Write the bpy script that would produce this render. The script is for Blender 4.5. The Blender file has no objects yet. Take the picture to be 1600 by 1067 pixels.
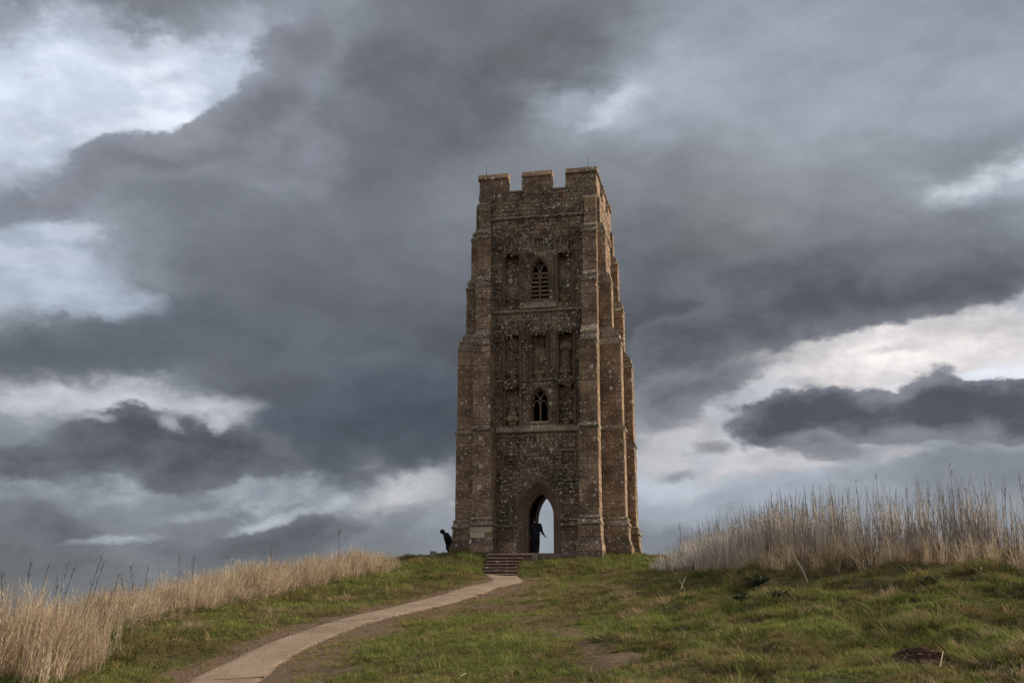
import bpy, bmesh, math, random
import numpy as np
from mathutils import Vector, Matrix
from mathutils.geometry import tessellate_polygon

S = bpy.context.scene
COL = S.collection
RNG = np.random.default_rng(7)
random.seed(7)

# ------------------------------------------------------------------ camera
F_PX, PITCH, EYE = 1830.0, math.atan(466.5 / 1830.0), 1.6
cam_d = bpy.data.cameras.new('camera')
cam_d.sensor_width = 36.0
cam_d.lens = 36.0 * F_PX / 1600.0
cam_d.clip_start, cam_d.clip_end = 0.1, 30000.0
cam = bpy.data.objects.new('camera', cam_d)
cam.location = (0, 0, EYE)
cam.rotation_euler = (math.pi / 2 + PITCH, 0, 0)
COL.objects.link(cam)
S.camera = cam
S.view_settings.view_transform = 'Standard'
S.view_settings.look = 'None'
S.view_settings.exposure = 0.3
S.view_settings.gamma = 1.0
S.view_settings.use_curve_mapping = False
S.cycles.max_bounces = 6
S.cycles.diffuse_bounces = 3
S.cycles.transparent_max_bounces = 4

def ray(x, y):
    a, b = x - 800.0, 533.5 - y
    Y = math.cos(PITCH) - b / F_PX * math.sin(PITCH)
    Z = math.sin(PITCH) + b / F_PX * math.cos(PITCH)
    return np.array([a / F_PX / Y, 1.0, Z / Y])

# ------------------------------------------------------------------ node helper
class NT:
    def __init__(self, tree):
        self.t = tree
        self.n, self.l = tree.nodes, tree.links
    def node(self, typ, **kw):
        nd = self.n.new(typ)
        ins = kw.pop('ins', {})
        for k, v in kw.items():
            setattr(nd, k, v)
        for k, v in ins.items():
            self.set(nd.inputs[k], v)
        return nd
    def set(self, sock, v):
        if isinstance(v, bpy.types.NodeSocket):
            self.l.new(v, sock)
        else:
            sock.default_value = v
    def math(self, op, a, b=0.0, c=0.0, clamp=False):
        nd = self.n.new('ShaderNodeMath'); nd.operation = op; nd.use_clamp = clamp
        self.set(nd.inputs[0], a); self.set(nd.inputs[1], b); self.set(nd.inputs[2], c)
        return nd.outputs[0]
    def vmath(self, op, a, b=(0, 0, 0), scale=None):
        nd = self.n.new('ShaderNodeVectorMath'); nd.operation = op
        self.set(nd.inputs[0], a); self.set(nd.inputs[1], b)
        if scale is not None: self.set(nd.inputs['Scale'], scale)
        return nd.outputs['Value'] if op in ('LENGTH', 'DISTANCE', 'DOT_PRODUCT') else nd.outputs[0]
    def smooth(self, v, a, b, lo=0.0, hi=1.0):
        nd = self.n.new('ShaderNodeMapRange'); nd.interpolation_type = 'SMOOTHSTEP'
        self.set(nd.inputs[0], v); self.set(nd.inputs[1], a); self.set(nd.inputs[2], b)
        self.set(nd.inputs[3], lo); self.set(nd.inputs[4], hi)
        return nd.outputs[0]
    def mix(self, fac, a, b, blend='MIX'):
        nd = self.n.new('ShaderNodeMix'); nd.data_type = 'RGBA'; nd.blend_type = blend
        self.set(nd.inputs[0], fac)
        self.set(nd.inputs[6], a if not isinstance(a, tuple) else (*a[:3], 1))
        self.set(nd.inputs[7], b if not isinstance(b, tuple) else (*b[:3], 1))
        return nd.outputs[2]
    def noise(self, vec, scale, detail=4, rough=0.55, dist=0.0, out='Fac'):
        nd = self.n.new('ShaderNodeTexNoise')
        self.set(nd.inputs['Vector'], vec)
        nd.inputs['Scale'].default_value = scale
        nd.inputs['Detail'].default_value = detail
        nd.inputs['Roughness'].default_value = rough
        nd.inputs['Distortion'].default_value = dist
        return nd.outputs[out]
    def ramp(self, fac, stops, interp='LINEAR'):
        nd = self.n.new('ShaderNodeValToRGB')
        cr = nd.color_ramp; cr.interpolation = interp
        while len(cr.elements) < len(stops): cr.elements.new(0.5)
        for e, (p, c) in zip(cr.elements, stops):
            e.position = p; e.color = (*c[:3], 1)
        self.set(nd.inputs[0], fac)
        return nd.outputs[0]

def lin(g):
    g = np.clip(np.asarray(g, float) / 255.0, 0, 1)
    return np.where(g <= 0.04045, g / 12.92, ((g + 0.055) / 1.055) ** 2.4)

# ------------------------------------------------------------------ sky
SUN_EL, SUN_AZ = 27.0, 92.0            # degrees; azimuth from +y (view direction) towards +x
w = bpy.data.worlds.new('World'); S.world = w; w.use_nodes = True
T = NT(w.node_tree); T.n.clear()
SKY = np.array([
 [125,121,123,130,142,142,120,113,119,116,122,140,150,150,148,142,140],
 [186,184,176,186,188,140,118,112,105,112,140,152,153,152,150,150,152],
 [214,221,221,192,150,118,110,105,101,120,163,156,151,152,155,158,160],
 [214,222,224,192,128,115,108,105,106,168,162,152,155,158,150,146,149],
 [200,165,140,125,124,119,106,110,121,136,137,134,138,143,140,136,140],
 [140,126,128,122,120,118,116,122,125,127,129,130,132,135,138,165,150],
 [162,158,146,118,113,112,114,118,120,120,118,116,117,121,120,113,116],
 [182,178,150,112,108,106,106,108,110,106,101,98,98,102,111,114,128],
 [150,135,122,108,102,100,98,96,95,92,87,87,92,98,104,118,160],
 [92,93,95,96,95,92,88,85,84,84,86,97,130,205,226,229,222],
 [102,108,120,120,95,84,79,78,80,84,98,140,200,220,225,220,215],
 [128,138,150,135,100,76,74,75,80,100,150,185,200,190,180,170,165],
 [118,105,98,95,88,78,80,95,120,150,190,180,165,150,140,120,112],
 [120,118,135,128,120,112,125,140,150,160,170,165,165,150,140,138,130],
 [98,104,122,110,104,112,122,138,145,145,140,130,128,135,140,140,140],
 [105,110,108,112,115,120,122,125,130,135,130,125,128,130,135,135,135]], float)
_q = np.pad(SKY, 1, mode='edge'); SKY = np.clip(SKY + .45 * (SKY - (_q[:-2, 1:-1] + _q[2:, 1:-1] + _q[1:-1, :-2] + _q[1:-1, 2:]) / 4), 60, 240)
def sky_tone(az, el):                  # cloud tone of a direction (radians), read off the cloud table
    d = np.array([math.sin(az) * math.cos(el), math.cos(az) * math.cos(el), math.sin(el)])
    f = d[1] * math.cos(PITCH) + d[2] * math.sin(PITCH)
    x = 800 + F_PX * d[0] / f; y = 533.5 - F_PX * (d[2] * math.cos(PITCH) - d[1] * math.sin(PITCH)) / f
    u, v = min(max(x / 100, 0), 15.999), min(max(y / 60, 0), 14.999)
    i, j = int(u), int(v); a, b = u - i, v - j
    g = (SKY[j, i] * (1 - a) + SKY[j, i + 1] * a) * (1 - b) + (SKY[j + 1, i] * (1 - a) + SKY[j + 1, i + 1] * a) * b
    wm = math.exp(-((x - 1330) / 260) ** 2 - ((y - 540) / 90) ** 2) + .8 * math.exp(-((x - 1050) / 130) ** 2 - ((y - 690) / 60) ** 2)
    wg = .5 * math.exp(-((x - 1150) / 260) ** 2 - ((y - 330) / 130) ** 2)
    t = np.array([-.034, -.002, .046]) * (1 - min(1, wm + wg)) * (1.0 if g < 130 else 1.0 + .35 * min(1, (g - 130) / 30)); g = g * 1.03 + wm * np.array([.012, -.01, -.012])
    return lin(g * (1 + t))
def px_dir(x, y):
    r = ray(x, y); return math.atan2(r[0], r[1]), math.atan2(r[2], math.hypot(r[0], r[1]))
tc = T.node('ShaderNodeTexCoord').outputs['Generated']
sp = T.node('ShaderNodeSeparateXYZ', ins={0: tc})
AZ = T.math('ARCTAN2', sp.outputs[0], sp.outputs[1])
EL = T.math('ARCSINE', sp.outputs[2])
base = T.node('ShaderNodeCombineXYZ', ins={0: AZ, 1: EL}).outputs[0]
str_ = T.vmath('MULTIPLY', base, (1.0, 1.7, 1.0))
n1 = T.noise(str_, 6.0, 3, .5, out='Color')
n2 = T.noise(str_, 19.0, 8, .62, out='Color')
w1 = T.vmath('MULTIPLY', T.vmath('SUBTRACT', n1, (.5, .5, .5)), (.12, .075, 0))
w2 = T.vmath('MULTIPLY', T.vmath('SUBTRACT', n2, (.5, .5, .5)), (.085, .055, 0))
P = T.vmath('ADD', T.vmath('ADD', base, w1), w2)
sp2 = T.node('ShaderNodeSeparateXYZ', ins={0: P})
fa = T.math('MULTIPLY_ADD', sp2.outputs[0], 1 / math.radians(54), .5, clamp=True)
cur = None
els = [math.radians(2.5 + 1.65 * i) for i in range(18)]
for i, e in enumerate(els):
    stops = [(k / 27, sky_tone(math.radians(-27 + 2 * k), e)) for k in range(28)]
    c = T.ramp(fa, stops, 'B_SPLINE')
    cur = c if cur is None else T.mix(T.smooth(sp2.outputs[1], els[i - 1], e), cur, c)
# outside the view noise-shaped cloud goes on, brightened to light tower and ground
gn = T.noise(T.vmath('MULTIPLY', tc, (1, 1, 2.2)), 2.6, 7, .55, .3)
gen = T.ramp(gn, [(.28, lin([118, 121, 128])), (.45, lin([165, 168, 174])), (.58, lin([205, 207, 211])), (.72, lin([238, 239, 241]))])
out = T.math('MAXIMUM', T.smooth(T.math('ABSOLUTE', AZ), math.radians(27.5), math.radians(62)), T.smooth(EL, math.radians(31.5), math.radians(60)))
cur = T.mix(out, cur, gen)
# separate clouds with ragged edges: sums of soft ellipses broken up by noise
n3 = T.noise(str_, 21.0, 10, .6)
n4 = T.noise(T.vmath('ADD', str_, (3.1, 1.7, 0)), 8.0, 8, .58)
L_ = lambda *c: tuple(lin(c))
P2 = T.vmath('ADD', base, T.vmath('ADD', T.vmath('SCALE', w1, scale=.3), T.vmath('SCALE', w2, scale=.6)))
rag = T.math('ADD', T.math('MULTIPLY', T.math('SUBTRACT', n3, .5), 1.25), T.math('MULTIPLY', T.math('SUBTRACT', n4, .5), .7))
def cloud(cur, blobs, lo, hi, dark, light, amp=.55, opac=1.0):
    acc = None
    for (x, y, rx, ry, rot) in blobs:
        a, e = px_dir(x, y)
        mp = T.node('ShaderNodeMapping', vector_type='TEXTURE')
        T.set(mp.inputs[0], P2); mp.inputs[1].default_value = (a, e, 0)
        mp.inputs[2].default_value = (0, 0, rot); mp.inputs[3].default_value = (rx / F_PX, ry / F_PX, 1)
        g = T.node('ShaderNodeTexGradient', gradient_type='SPHERICAL', ins={0: mp.outputs[0]}).outputs['Fac']
        acc = g if acc is None else T.math('ADD', acc, g)
    den = T.math('ADD', acc, T.math('MULTIPLY', rag, amp))
    m = T.math('MULTIPLY', T.math('MULTIPLY', T.smooth(den, lo, hi), T.smooth(acc, 0.0, .15)), opac)
    tex = T.math('ADD', T.math('MULTIPLY', T.math('SUBTRACT', n4, .5), 1.8), T.math('MULTIPLY', T.math('SUBTRACT', n3, .5), 1.0))
    body = T.mix(T.smooth(T.math('ADD', T.math('MULTIPLY', den, .75), tex), lo - .1, hi + .6), light, dark)
    return T.mix(m, cur, body)
CLOUDS = [
 # bright breaks
 ([(150, 135, 240, 110, -.1), (275, 195, 110, 60, 0), (60, 220, 140, 80, 0), (330, 100, 150, 60, .2)], .1, .8, L_(222, 228, 237), L_(178, 187, 201), 1.2, .9),
 ([(70, 440, 190, 60, 0), (60, 360, 150, 70, 0), (150, 470, 120, 40, 0)], .1, .9, L_(186, 195, 207), L_(154, 163, 177), 1.2, .9),
 ([(250, 632, 210, 50, 0), (350, 650, 110, 44, .2), (80, 628, 200, 60, 0)], .0, 1.0, L_(196, 198, 203), L_(142, 146, 155), 1.1, .9),
 ([(200, 775, 300, 46, .08), (470, 780, 160, 50, 0), (330, 752, 60, 26, 0)], .0, 1.0, L_(176, 180, 187), L_(120, 125, 135), 1.2, .95),
 ([(665, 742, 100, 46, .5), (600, 780, 130, 46, .2), (690, 780, 100, 50, 0), (565, 715, 60, 30, 0)], .05, 1.0, L_(190, 190, 190), L_(142, 146, 154), .9, .9),
 ([(1480, 288, 120, 40, .25), (1590, 270, 90, 44, 0)], .1, .9, L_(208, 213, 221), L_(152, 156, 164), .9, 1),
 ([(925, 186, 85, 26, .5), (985, 150, 140, 50, .3)], .1, 1.0, L_(192, 198, 208), L_(154, 162, 174), .7, .9),
 ([(1350, 560, 260, 66, .1), (1500, 545, 260, 84, 0)], .12, .85, L_(236, 229, 226), L_(188, 185, 187), .95, .95),
 ([(1060, 680, 130, 60, .4), (1180, 730, 200, 36, 0), (1330, 704, 220, 30, 0)], .08, 1.0, L_(206, 198, 197), L_(158, 159, 165), 1.0, .8),
 # grey and dark masses
 ([(60, 320, 120, 46, .3), (150, 262, 110, 54, .35), (225, 245, 90, 46, 0), (300, 240, 100, 52, .2), (365, 190, 90, 70, .6), (420, 130, 90, 80, .7), (480, 70, 100, 90, .5), (440, 240, 160, 110, 0)], .2, .62, L_(116, 118, 124), L_(134, 138, 147), .75, .85),
 ([(760, 110, 230, 130, .3), (690, 210, 150, 80, 0), (850, 60, 170, 80, .4), (600, 130, 140, 90, 0)], .12, 1.1, L_(100, 101, 103), L_(114, 116, 121), .6, .85),
 ([(80, 545, 260, 56, 0), (330, 510, 240, 70, 0), (560, 560, 240, 110, 0)], .15, .8, L_(90, 94, 102), L_(106, 110, 118), .7, .85),
 ([(1040, 560, 120, 90, 0), (1120, 525, 150, 70, 0), (1230, 490, 160, 60, 0), (1350, 470, 160, 58, 0), (1460, 455, 140, 56, 0), (1550, 420, 110, 60, 0), (1180, 430, 260, 60, 0)], .22, .62, L_(86, 88, 94), L_(110, 112, 118), .7, .92),
 ([(600, 640, 280, 110, 0), (480, 690, 160, 60, 0), (690, 660, 120, 70, 0)], .1, .7, L_(74, 78, 87), L_(90, 94, 103), .6, .9),
 ([(60, 724, 130, 36, 0), (160, 690, 100, 62, 0), (215, 665, 60, 44, 0), (280, 690, 100, 62, 0), (285, 745, 90, 44, 0), (390, 710, 130, 62, 0)], .22, .6, L_(74, 76, 84), L_(104, 107, 115), .75, .95),
 ([(40, 815, 110, 50, 0), (110, 840, 70, 36, 0), (330, 860, 260, 34, 0), (480, 838, 150, 30, .1)], .15, .7, L_(86, 89, 96), L_(112, 115, 122), .9, .9),
 ([(300, 800, 130, 16, .12), (170, 842, 120, 14, .1), (430, 815, 90, 14, .2), (380, 765, 60, 22, .2), (520, 790, 70, 22, .3)], .1, .8, L_(178, 182, 189), L_(134, 139, 148), 1.0, .8),
 ([(590, 850, 90, 30, 0), (640, 810, 70, 34, .2)], .1, .9, L_(110, 114, 122), L_(132, 136, 144), .8, .7),
 ([(260, 660, 36, 26, 0), (345, 655, 30, 30, .3), (140, 655, 50, 16, 0)], .2, .8, L_(186, 187, 191), L_(140, 143, 150), 1.0, .8),
 ([(60, 215, 46, 10, .1), (35, 125, 30, 18, 0), (95, 148, 24, 10, 0), (280, 115, 60, 18, .5), (200, 80, 120, 22, .1), (120, 185, 80, 16, .3), (40, 400, 120, 20, .1), (120, 360, 90, 22, .2)], .1, .9, L_(168, 175, 188), L_(196, 203, 213), 1.1, .8),
 ([(1195, 660, 110, 56, 0), (1290, 645, 120, 62, 0), (1385, 640, 120, 60, 0), (1462, 610, 62, 62, 0), (1470, 650, 130, 56, 0), (1570, 640, 110, 60, 0), (1660, 640, 120, 60, 0)], .22, .5, L_(80, 82, 89), L_(128, 129, 137), .62, 1),
 ([(1085, 610, 130, 60, .3), (1170, 575, 90, 30, .3), (1030, 620, 90, 60, 0)], .2, .9, L_(100, 103, 110), L_(134, 135, 141), .9, .85),
 ([(1400, 540, 90, 12, .1), (1250, 600, 60, 16, .2), (1540, 515, 80, 16, .1), (1180, 715, 70, 12, .1), (1420, 702, 110, 14, 0)], .15, 1.0, L_(150, 149, 153), L_(186, 183, 185), 1.1, .7),
 ([(1265, 690, 90, 34, .1), (1330, 702, 90, 30, 0)], .2, .75, L_(110, 113, 121), L_(136, 138, 145), .7, .9),
 ([(1095, 702, 55, 22, 0)], .15, .8, L_(118, 119, 125), L_(150, 150, 154), .7, .9),
 ([(1052, 738, 55, 16, 0), (1520, 735, 260, 46, 0)], .1, .95, L_(116, 121, 131), L_(144, 148, 156), .8, .8),
 ([(1100, 850, 130, 50, .2)], .05, .9, L_(112, 117, 127), L_(134, 139, 148), .7, .8),
]
for c_ in CLOUDS: cur = cloud(cur, *c_)
low = T.smooth(EL, math.radians(13), math.radians(3))
streak = T.math('MULTIPLY', T.math('SUBTRACT', T.noise(T.vmath('MULTIPLY', P, (1.0, 3.2, 1.0)), 7.0, 9, .6, .3), .5), low)
fine = T.math('MULTIPLY_ADD', T.math('SUBTRACT', T.noise(str_, 11.0, 11, .62, .2), .5), .62, 1.02)
fine = T.math('MULTIPLY_ADD', streak, .95, fine)
cur = T.mix(1.0, cur, T.node('ShaderNodeCombineXYZ', ins={0: fine, 1: fine, 2: fine}).outputs[0], 'MULTIPLY')
cur = T.vmath('SCALE', T.node('ShaderNodeGamma', ins={0: cur, 1: 1.13}).outputs[0], scale=1.25)
nsky = T.node('ShaderNodeTexSky', sky_type='NISHITA', sun_disc=False, sun_elevation=math.radians(SUN_EL), sun_rotation=math.radians(SUN_AZ))
bg_sky = T.node('ShaderNodeBackground', ins={0: nsky.outputs[0], 1: .08})
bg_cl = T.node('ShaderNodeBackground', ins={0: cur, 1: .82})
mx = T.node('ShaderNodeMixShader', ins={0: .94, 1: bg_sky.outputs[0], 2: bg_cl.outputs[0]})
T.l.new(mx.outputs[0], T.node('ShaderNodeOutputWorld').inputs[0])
w.cycles.sampling_method = 'MANUAL'; w.cycles.sample_map_resolution = 512

sun_d = bpy.data.lights.new('sun', 'SUN'); sun_d.energy = 4.8; sun_d.angle = math.radians(5); sun_d.color = (1.0, .88, .70)
sun = bpy.data.objects.new('sun', sun_d); COL.objects.link(sun)
sv = Vector((math.sin(math.radians(SUN_AZ)) * math.cos(math.radians(SUN_EL)), math.cos(math.radians(SUN_AZ)) * math.cos(math.radians(SUN_EL)), math.sin(math.radians(SUN_EL))))
sun.rotation_euler = sv.to_track_quat('Z', 'Y').to_euler()

# ------------------------------------------------------------------ object helpers
def tag(o, label=None, cat=None, group=None, kind=None):
    if label: o['label'] = label
    if cat: o['category'] = cat
    if group: o['group'] = group
    if kind: o['kind'] = kind
    return o
def empty(name, loc, rz=0.0):
    o = bpy.data.objects.new(name, None); COL.objects.link(o)
    o.location = loc; o.rotation_euler = (0, 0, rz); o.empty_display_size = .3
    return o
class MB:
    def __init__(self): self.v, self.f = [], []
    def add(self, vs, fs):
        b = len(self.v); self.v += [tuple(map(float, p)) for p in vs]; self.f += [tuple(b + i for i in f) for f in fs]
    def hexa(self, p): # 8 corners: bottom loop 0-3, top loop 4-7
        self.add(p, [(3, 2, 1, 0), (4, 5, 6, 7), (0, 1, 5, 4), (1, 2, 6, 5), (2, 3, 7, 6), (3, 0, 4, 7)])
    def mesh(self, name, mat=None, smooth=False):
        me = bpy.data.meshes.new(name); me.from_pydata(self.v, [], self.f)
        me.update()
        if smooth: me.polygons.foreach_set('use_smooth', [True] * len(me.polygons))
        if mat: me.materials.append(mat)
        return me
    def build(self, name, mat, parent=None, smooth=False, fix=True):
        me = self.mesh(name, mat, smooth)
        if fix:
            bm = bmesh.new(); bm.from_mesh(me); bmesh.ops.recalc_face_normals(bm, faces=bm.faces); bm.to_mesh(me); bm.free()
        o = bpy.data.objects.new(name, me); COL.objects.link(o)
        if parent: o.parent = parent
        return o
def tube(mb, pts, rad, n=6, cap=True):
    pts = [Vector(p) for p in pts]; rs = rad if isinstance(rad, (list, tuple)) else [rad] * len(pts)
    rings = []
    for i, p in enumerate(pts):
        d = (pts[min(i + 1, len(pts) - 1)] - pts[max(i - 1, 0)]).normalized()
        a = d.cross(Vector((.13, .97, .2))).normalized(); b = d.cross(a)
        rings.append([p + (a * math.cos(2 * math.pi * k / n) + b * math.sin(2 * math.pi * k / n)) * rs[i] for k in range(n)])
    vs = [v for r in rings for v in r]
    fs = [(i * n + k, i * n + (k + 1) % n, (i + 1) * n + (k + 1) % n, (i + 1) * n + k) for i in range(len(pts) - 1) for k in range(n)]
    if cap: fs += [tuple(range(n))[::-1], tuple(range((len(pts) - 1) * n, len(pts) * n))]
    mb.add(vs, fs)

# ------------------------------------------------------------------ noise in numpy
def _h(i, j, s):
    n = (i.astype(np.int64) * 374761393 + j.astype(np.int64) * 668265263 + s * 1442695041) & 0x7fffffff
    n = ((n ^ (n >> 13)) * 1274126177) & 0x7fffffff
    return ((n ^ (n >> 16)) & 0xffff) / 65535.0
def vnoise(x, y, s=0):
    i, j = np.floor(x), np.floor(y); a, b = x - i, y - j
    a = a * a * (3 - 2 * a); b = b * b * (3 - 2 * b)
    return (_h(i, j, s) * (1 - a) + _h(i + 1, j, s) * a) * (1 - b) + (_h(i, j + 1, s) * (1 - a) + _h(i + 1, j + 1, s) * a) * b
def fbm(x, y, s=0, o=4):
    t = 0.0; a = .5
    for k in range(o):
        t = t + a * vnoise(x, y, s + 17 * k); x, y, a = x * 2.03 + 5.1, y * 2.03 + 1.7, a * .5
    return t / (1 - .5 ** o)

# ------------------------------------------------------------------ hill
ZB, ZST = 5.90, 5.74                                        # foot of the tower
CTRL = [(0,1067,27),(200,1067,29),(350,1067,30),(600,1067,27.5),(800,1067,25),(1000,1067,23),(1200,1067,21),(1400,1067,19.5),(1600,1067,18.5),
(150,1025,32.5),(455,1012,34.5),(600,1010,33.5),(800,1010,31),(1000,1010,28.5),(1200,1010,26),(1400,1010,24),(1600,1010,22.5),
(200,985,36),(400,980,38),(545,972,39.5),(640,943,45),(720,920,50),(775,906,54),(787,900,56.8),
(700,965,40.5),(850,960,39),(1000,960,35.5),(1200,960,32),(1400,960,28.5),(1600,960,26),
(300,957,42),(450,933,47),(560,910,52),(800,930,48),(900,925,45),(1000,915,43.5),(1100,910,40.5),(1200,905,37),(1400,900,33),(1600,903,30),
(1200,885,40),(1400,880,36),(1600,880,33),(1050,893,54),(900,908,54.5),(860,890,57.5),(950,886,57.5),(1000,868,60.5),(900,866,60.2),(760,890,57.6),(700,890,57),(640,893,56.5),(640,873,60.5),(700,866,60.3),(790,867,59.8)]
cp = np.array([ray(x, y) * d + [0, 0, EYE] for x, y, d in CTRL])
extra = np.array([(0, 2, -.15), (-14, 6, -.3), (14, 4, -.1), (0, 13, .25), (-10, 16, .1), (9, 11, .45), (20, 20, 1.7), (22, 30, 3.3),
                  (-4, 64, ZB), (2, 62.5, ZB), (7, 63, ZB), (2.5, 67, ZB), (9, 68, ZB), (4, 73, ZB - .05), (-3, 71, ZB - .05), (-5.5, 66, ZB - .05), (9, 73, ZB - .1), (10, 62, ZB - .4)])
cp = np.vstack([cp, extra])
def _U(r2): return np.where(r2 > 1e-12, r2 * np.log(np.maximum(r2, 1e-12)), 0.0)
_A = cp[:, :2] / 20.0
_K = _U(((_A[:, None] - _A[None]) ** 2).sum(-1)) + np.eye(len(_A)) * 2e-3
_Pm = np.hstack([np.ones((len(_A), 1)), _A])
_M = np.block([[_K, _Pm], [_Pm.T, np.zeros((3, 3))]])
_W = np.linalg.solve(_M, np.concatenate([cp[:, 2], np.zeros(3)]))
def tps(x, y):
    q = np.stack([x, y], -1) / 20.0; out = np.empty(len(q))
    for i in range(0, len(q), 20000):
        s = q[i:i + 20000]
        out[i:i + 20000] = _U(((s[:, None] - _A[None]) ** 2).sum(-1)) @ _W[:-3] + _W[-3] + s @ _W[-2:]
    return out
def at(x, y, d): return (ray(x, y) * d)[:2]
POLY = np.array([at(-40, 1067, 27.5), at(60, 1030, 31), at(190, 985, 36), at(300, 955, 42), at(400, 932, 47), at(500, 912, 52), at(600, 888, 58), (-7.5, 63), (-7, 71), (-3, 75.5), (5, 77), (11, 74), (12, 67),
                 at(1040, 872, 60), at(1120, 878, 51.5), at(1300, 872, 43.5), at(1600, 868, 37.5), (24, 32), (27, 20), (27, -6), (-20, -6), (-15, 14)])
def poly_dist(x, y, poly=None, closed=True):
    poly = POLY if poly is None else poly
    best = np.full(len(x), 1e18); bx = np.zeros(len(x)); by = np.zeros(len(x)); ins = np.zeros(len(x), bool)
    n = len(poly)
    for i in range(n if closed else n - 1):
        a, b = poly[i], poly[(i + 1) % n]; d = b - a
        t = np.clip(((x - a[0]) * d[0] + (y - a[1]) * d[1]) / (d @ d), 0, 1)
        qx, qy = a[0] + t * d[0], a[1] + t * d[1]; r = (x - qx) ** 2 + (y - qy) ** 2
        m = r < best; best[m] = r[m]; bx[m] = qx[m]; by[m] = qy[m]
        if closed:
            cr = ((a[1] > y) != (b[1] > y)); xx = a[0] + (y - a[1]) / np.where(b[1] == a[1], 1e-9, b[1] - a[1]) * d[0]
            ins ^= cr & (x < xx)
    return np.sqrt(best), bx, by, ins
STEP_C, STEP_Y0, STEP_Y1, STEP_Z0, N_STEP = None, 57.0, 59.25, None, 7
def height(x, y, bumps=True):
    x = np.asarray(x, float); y = np.asarray(y, float)
    d, bx, by, ins = poly_dist(x, y)
    px, py = np.where(ins, x, bx), np.where(ins, y, by)
    z = tps(px, py)
    e = np.where(ins, 0, d)
    side = np.where(by < 5, .10, .42)
    z = z - np.minimum(side * e * e / (e + 4.0), 400)
    lo = -118.0
    z = np.where(z < lo + 40, lo + 40 * np.exp(np.clip((z - lo - 40) / 40.0, -30, 0)), z)
    if bumps:
        rough = np.clip((x - y * .10 + 3.0) / 5.0, .25, 1.0) * np.clip((61 - y) / 4, .1, 1)
        b = (fbm(x / 1.15, y / 1.7, 3, 3) - .5) * .60 + (fbm(x / .5, y / .6, 9, 2) - .5) * .20
        near = np.clip((110 - np.hypot(x, y)) / 40, 0, 1)
        z = z + b * rough * near * path_fade(x, y)
        z = np.where(steps_mask(x, y), np.minimum(z, step_plane(y) - .16), z)
    return z
def hit(x, y, bumps=False):                      # where the sight line through a photo point meets the hill
    r = ray(x, y); t = np.arange(14, 62, .05)
    z = height(r[0] * t, t, False); g = EYE + r[2] * t - z
    k = np.where(g < 0)[0]
    t0 = t[k[0]] if len(k) else 58.0
    return np.array([r[0] * t0, t0])
def step_plane(y): return 4.50 + (ZST - 4.50) * np.clip((y - STEP_Y0) / (STEP_Y1 - STEP_Y0), 0, 1)
STX0, STX1 = at(755, 890, 58)[0], at(809, 890, 58)[0]
def steps_mask(x, y): return (x > STX0 - .05) & (x < STX1 + .05) & (y > STEP_Y0 - .1) & (y < 61.2)
path_fade = lambda x, y: 1.0
EDGE_L = [(262,1085),(300,1055),(350,1035),(412,1006),(460,990),(500,976),(540,964),(625,945),(700,926),(716,920),(730,915),(752,912.5),(768,909.5),(768,905),(760,901),(756,898)]
EDGE_R = [(388,1085),(407,1065),(442,1037),(507,1002),(590,970),(645,957),(700,946),(750,930),(775,921),(797,914),(822,910.5),(817,904),(809,899)]
EL_ = np.array([hit(*p) for p in EDGE_L]); ER_ = np.array([hit(*p) for p in EDGE_R])
EL_[-1] = (STX0, STEP_Y0 + .05); ER_[-1] = (STX1, STEP_Y0 + .05)
def resample(p, n):
    s = np.concatenate([[0], np.cumsum(np.hypot(*np.diff(p, axis=0).T))]); t = np.linspace(0, s[-1], n)
    return np.stack([np.interp(t, s, p[:, 0]), np.interp(t, s, p[:, 1])], -1)
def smooth_line(p, k=4):
    p = resample(p, 60)
    for _ in range(k): p[1:-1] = (p[:-2] + 2 * p[1:-1] + p[2:]) / 4
    return p
EL_, ER_ = smooth_line(EL_), smooth_line(ER_)
PATH_POLY = np.vstack([EL_, ER_[::-1]])
def path_sd(x, y):
    d, _, _, ins = poly_dist(np.asarray(x, float), np.asarray(y, float), PATH_POLY); return np.where(ins, -d, d)
path_fade = lambda x, y: np.clip((path_sd(x, y) + .1) / 1.2, 0, 1)
TRAIL = smooth_line(np.array([hit(*p) for p in [(812,916),(800,935),(820,958),(870,985),(930,1010),(985,1040),(1010,1075)]]))
def trail_d(x, y): return poly_dist(np.asarray(x, float), np.asarray(y, float), TRAIL, False)[0]
SOIL = hit(1440, 1030)
path_fade = lambda x, y: np.clip((path_sd(x, y) + .1) / 1.2, 0, 1) * np.clip((np.hypot(x - SOIL[0], y - SOIL[1]) - .7) / 1.2, .1, 1)
def mud_amount(x, y):
    n = fbm(x / .8, y / .8, 21, 4); sd = path_sd(x, y)
    right = np.interp(y, [20, 30, 40, 50, 58], [2.0, 1.9, 2.3, 2.3, 1.2])
    isr = (x - np.interp(y, ER_[:, 1], ER_[:, 0])) > 0
    reach = np.where(isr, right, .85)
    a = np.clip(1.25 - sd / reach + (n - .5) * 1.5, 0, 1)
    td = trail_d(x, y)
    b = np.clip(1.0 - td / 1.3 + (n - .5) * 2.4, 0, 1) * .72
    ds = np.hypot((x - SOIL[0]) / .42, (y - SOIL[1]) / 1.15)
    c = np.clip((1.15 - ds) * 4 + (n - .5) * 1.5, 0, 1)
    e = np.clip((fbm(x / 2.2, y / 2.2, 77, 4) - .70) * 5, 0, .6)
    return np.maximum(np.maximum(a, b), np.maximum(c, e)) * np.where(y > 56.3, .35, 1.0)

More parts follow.
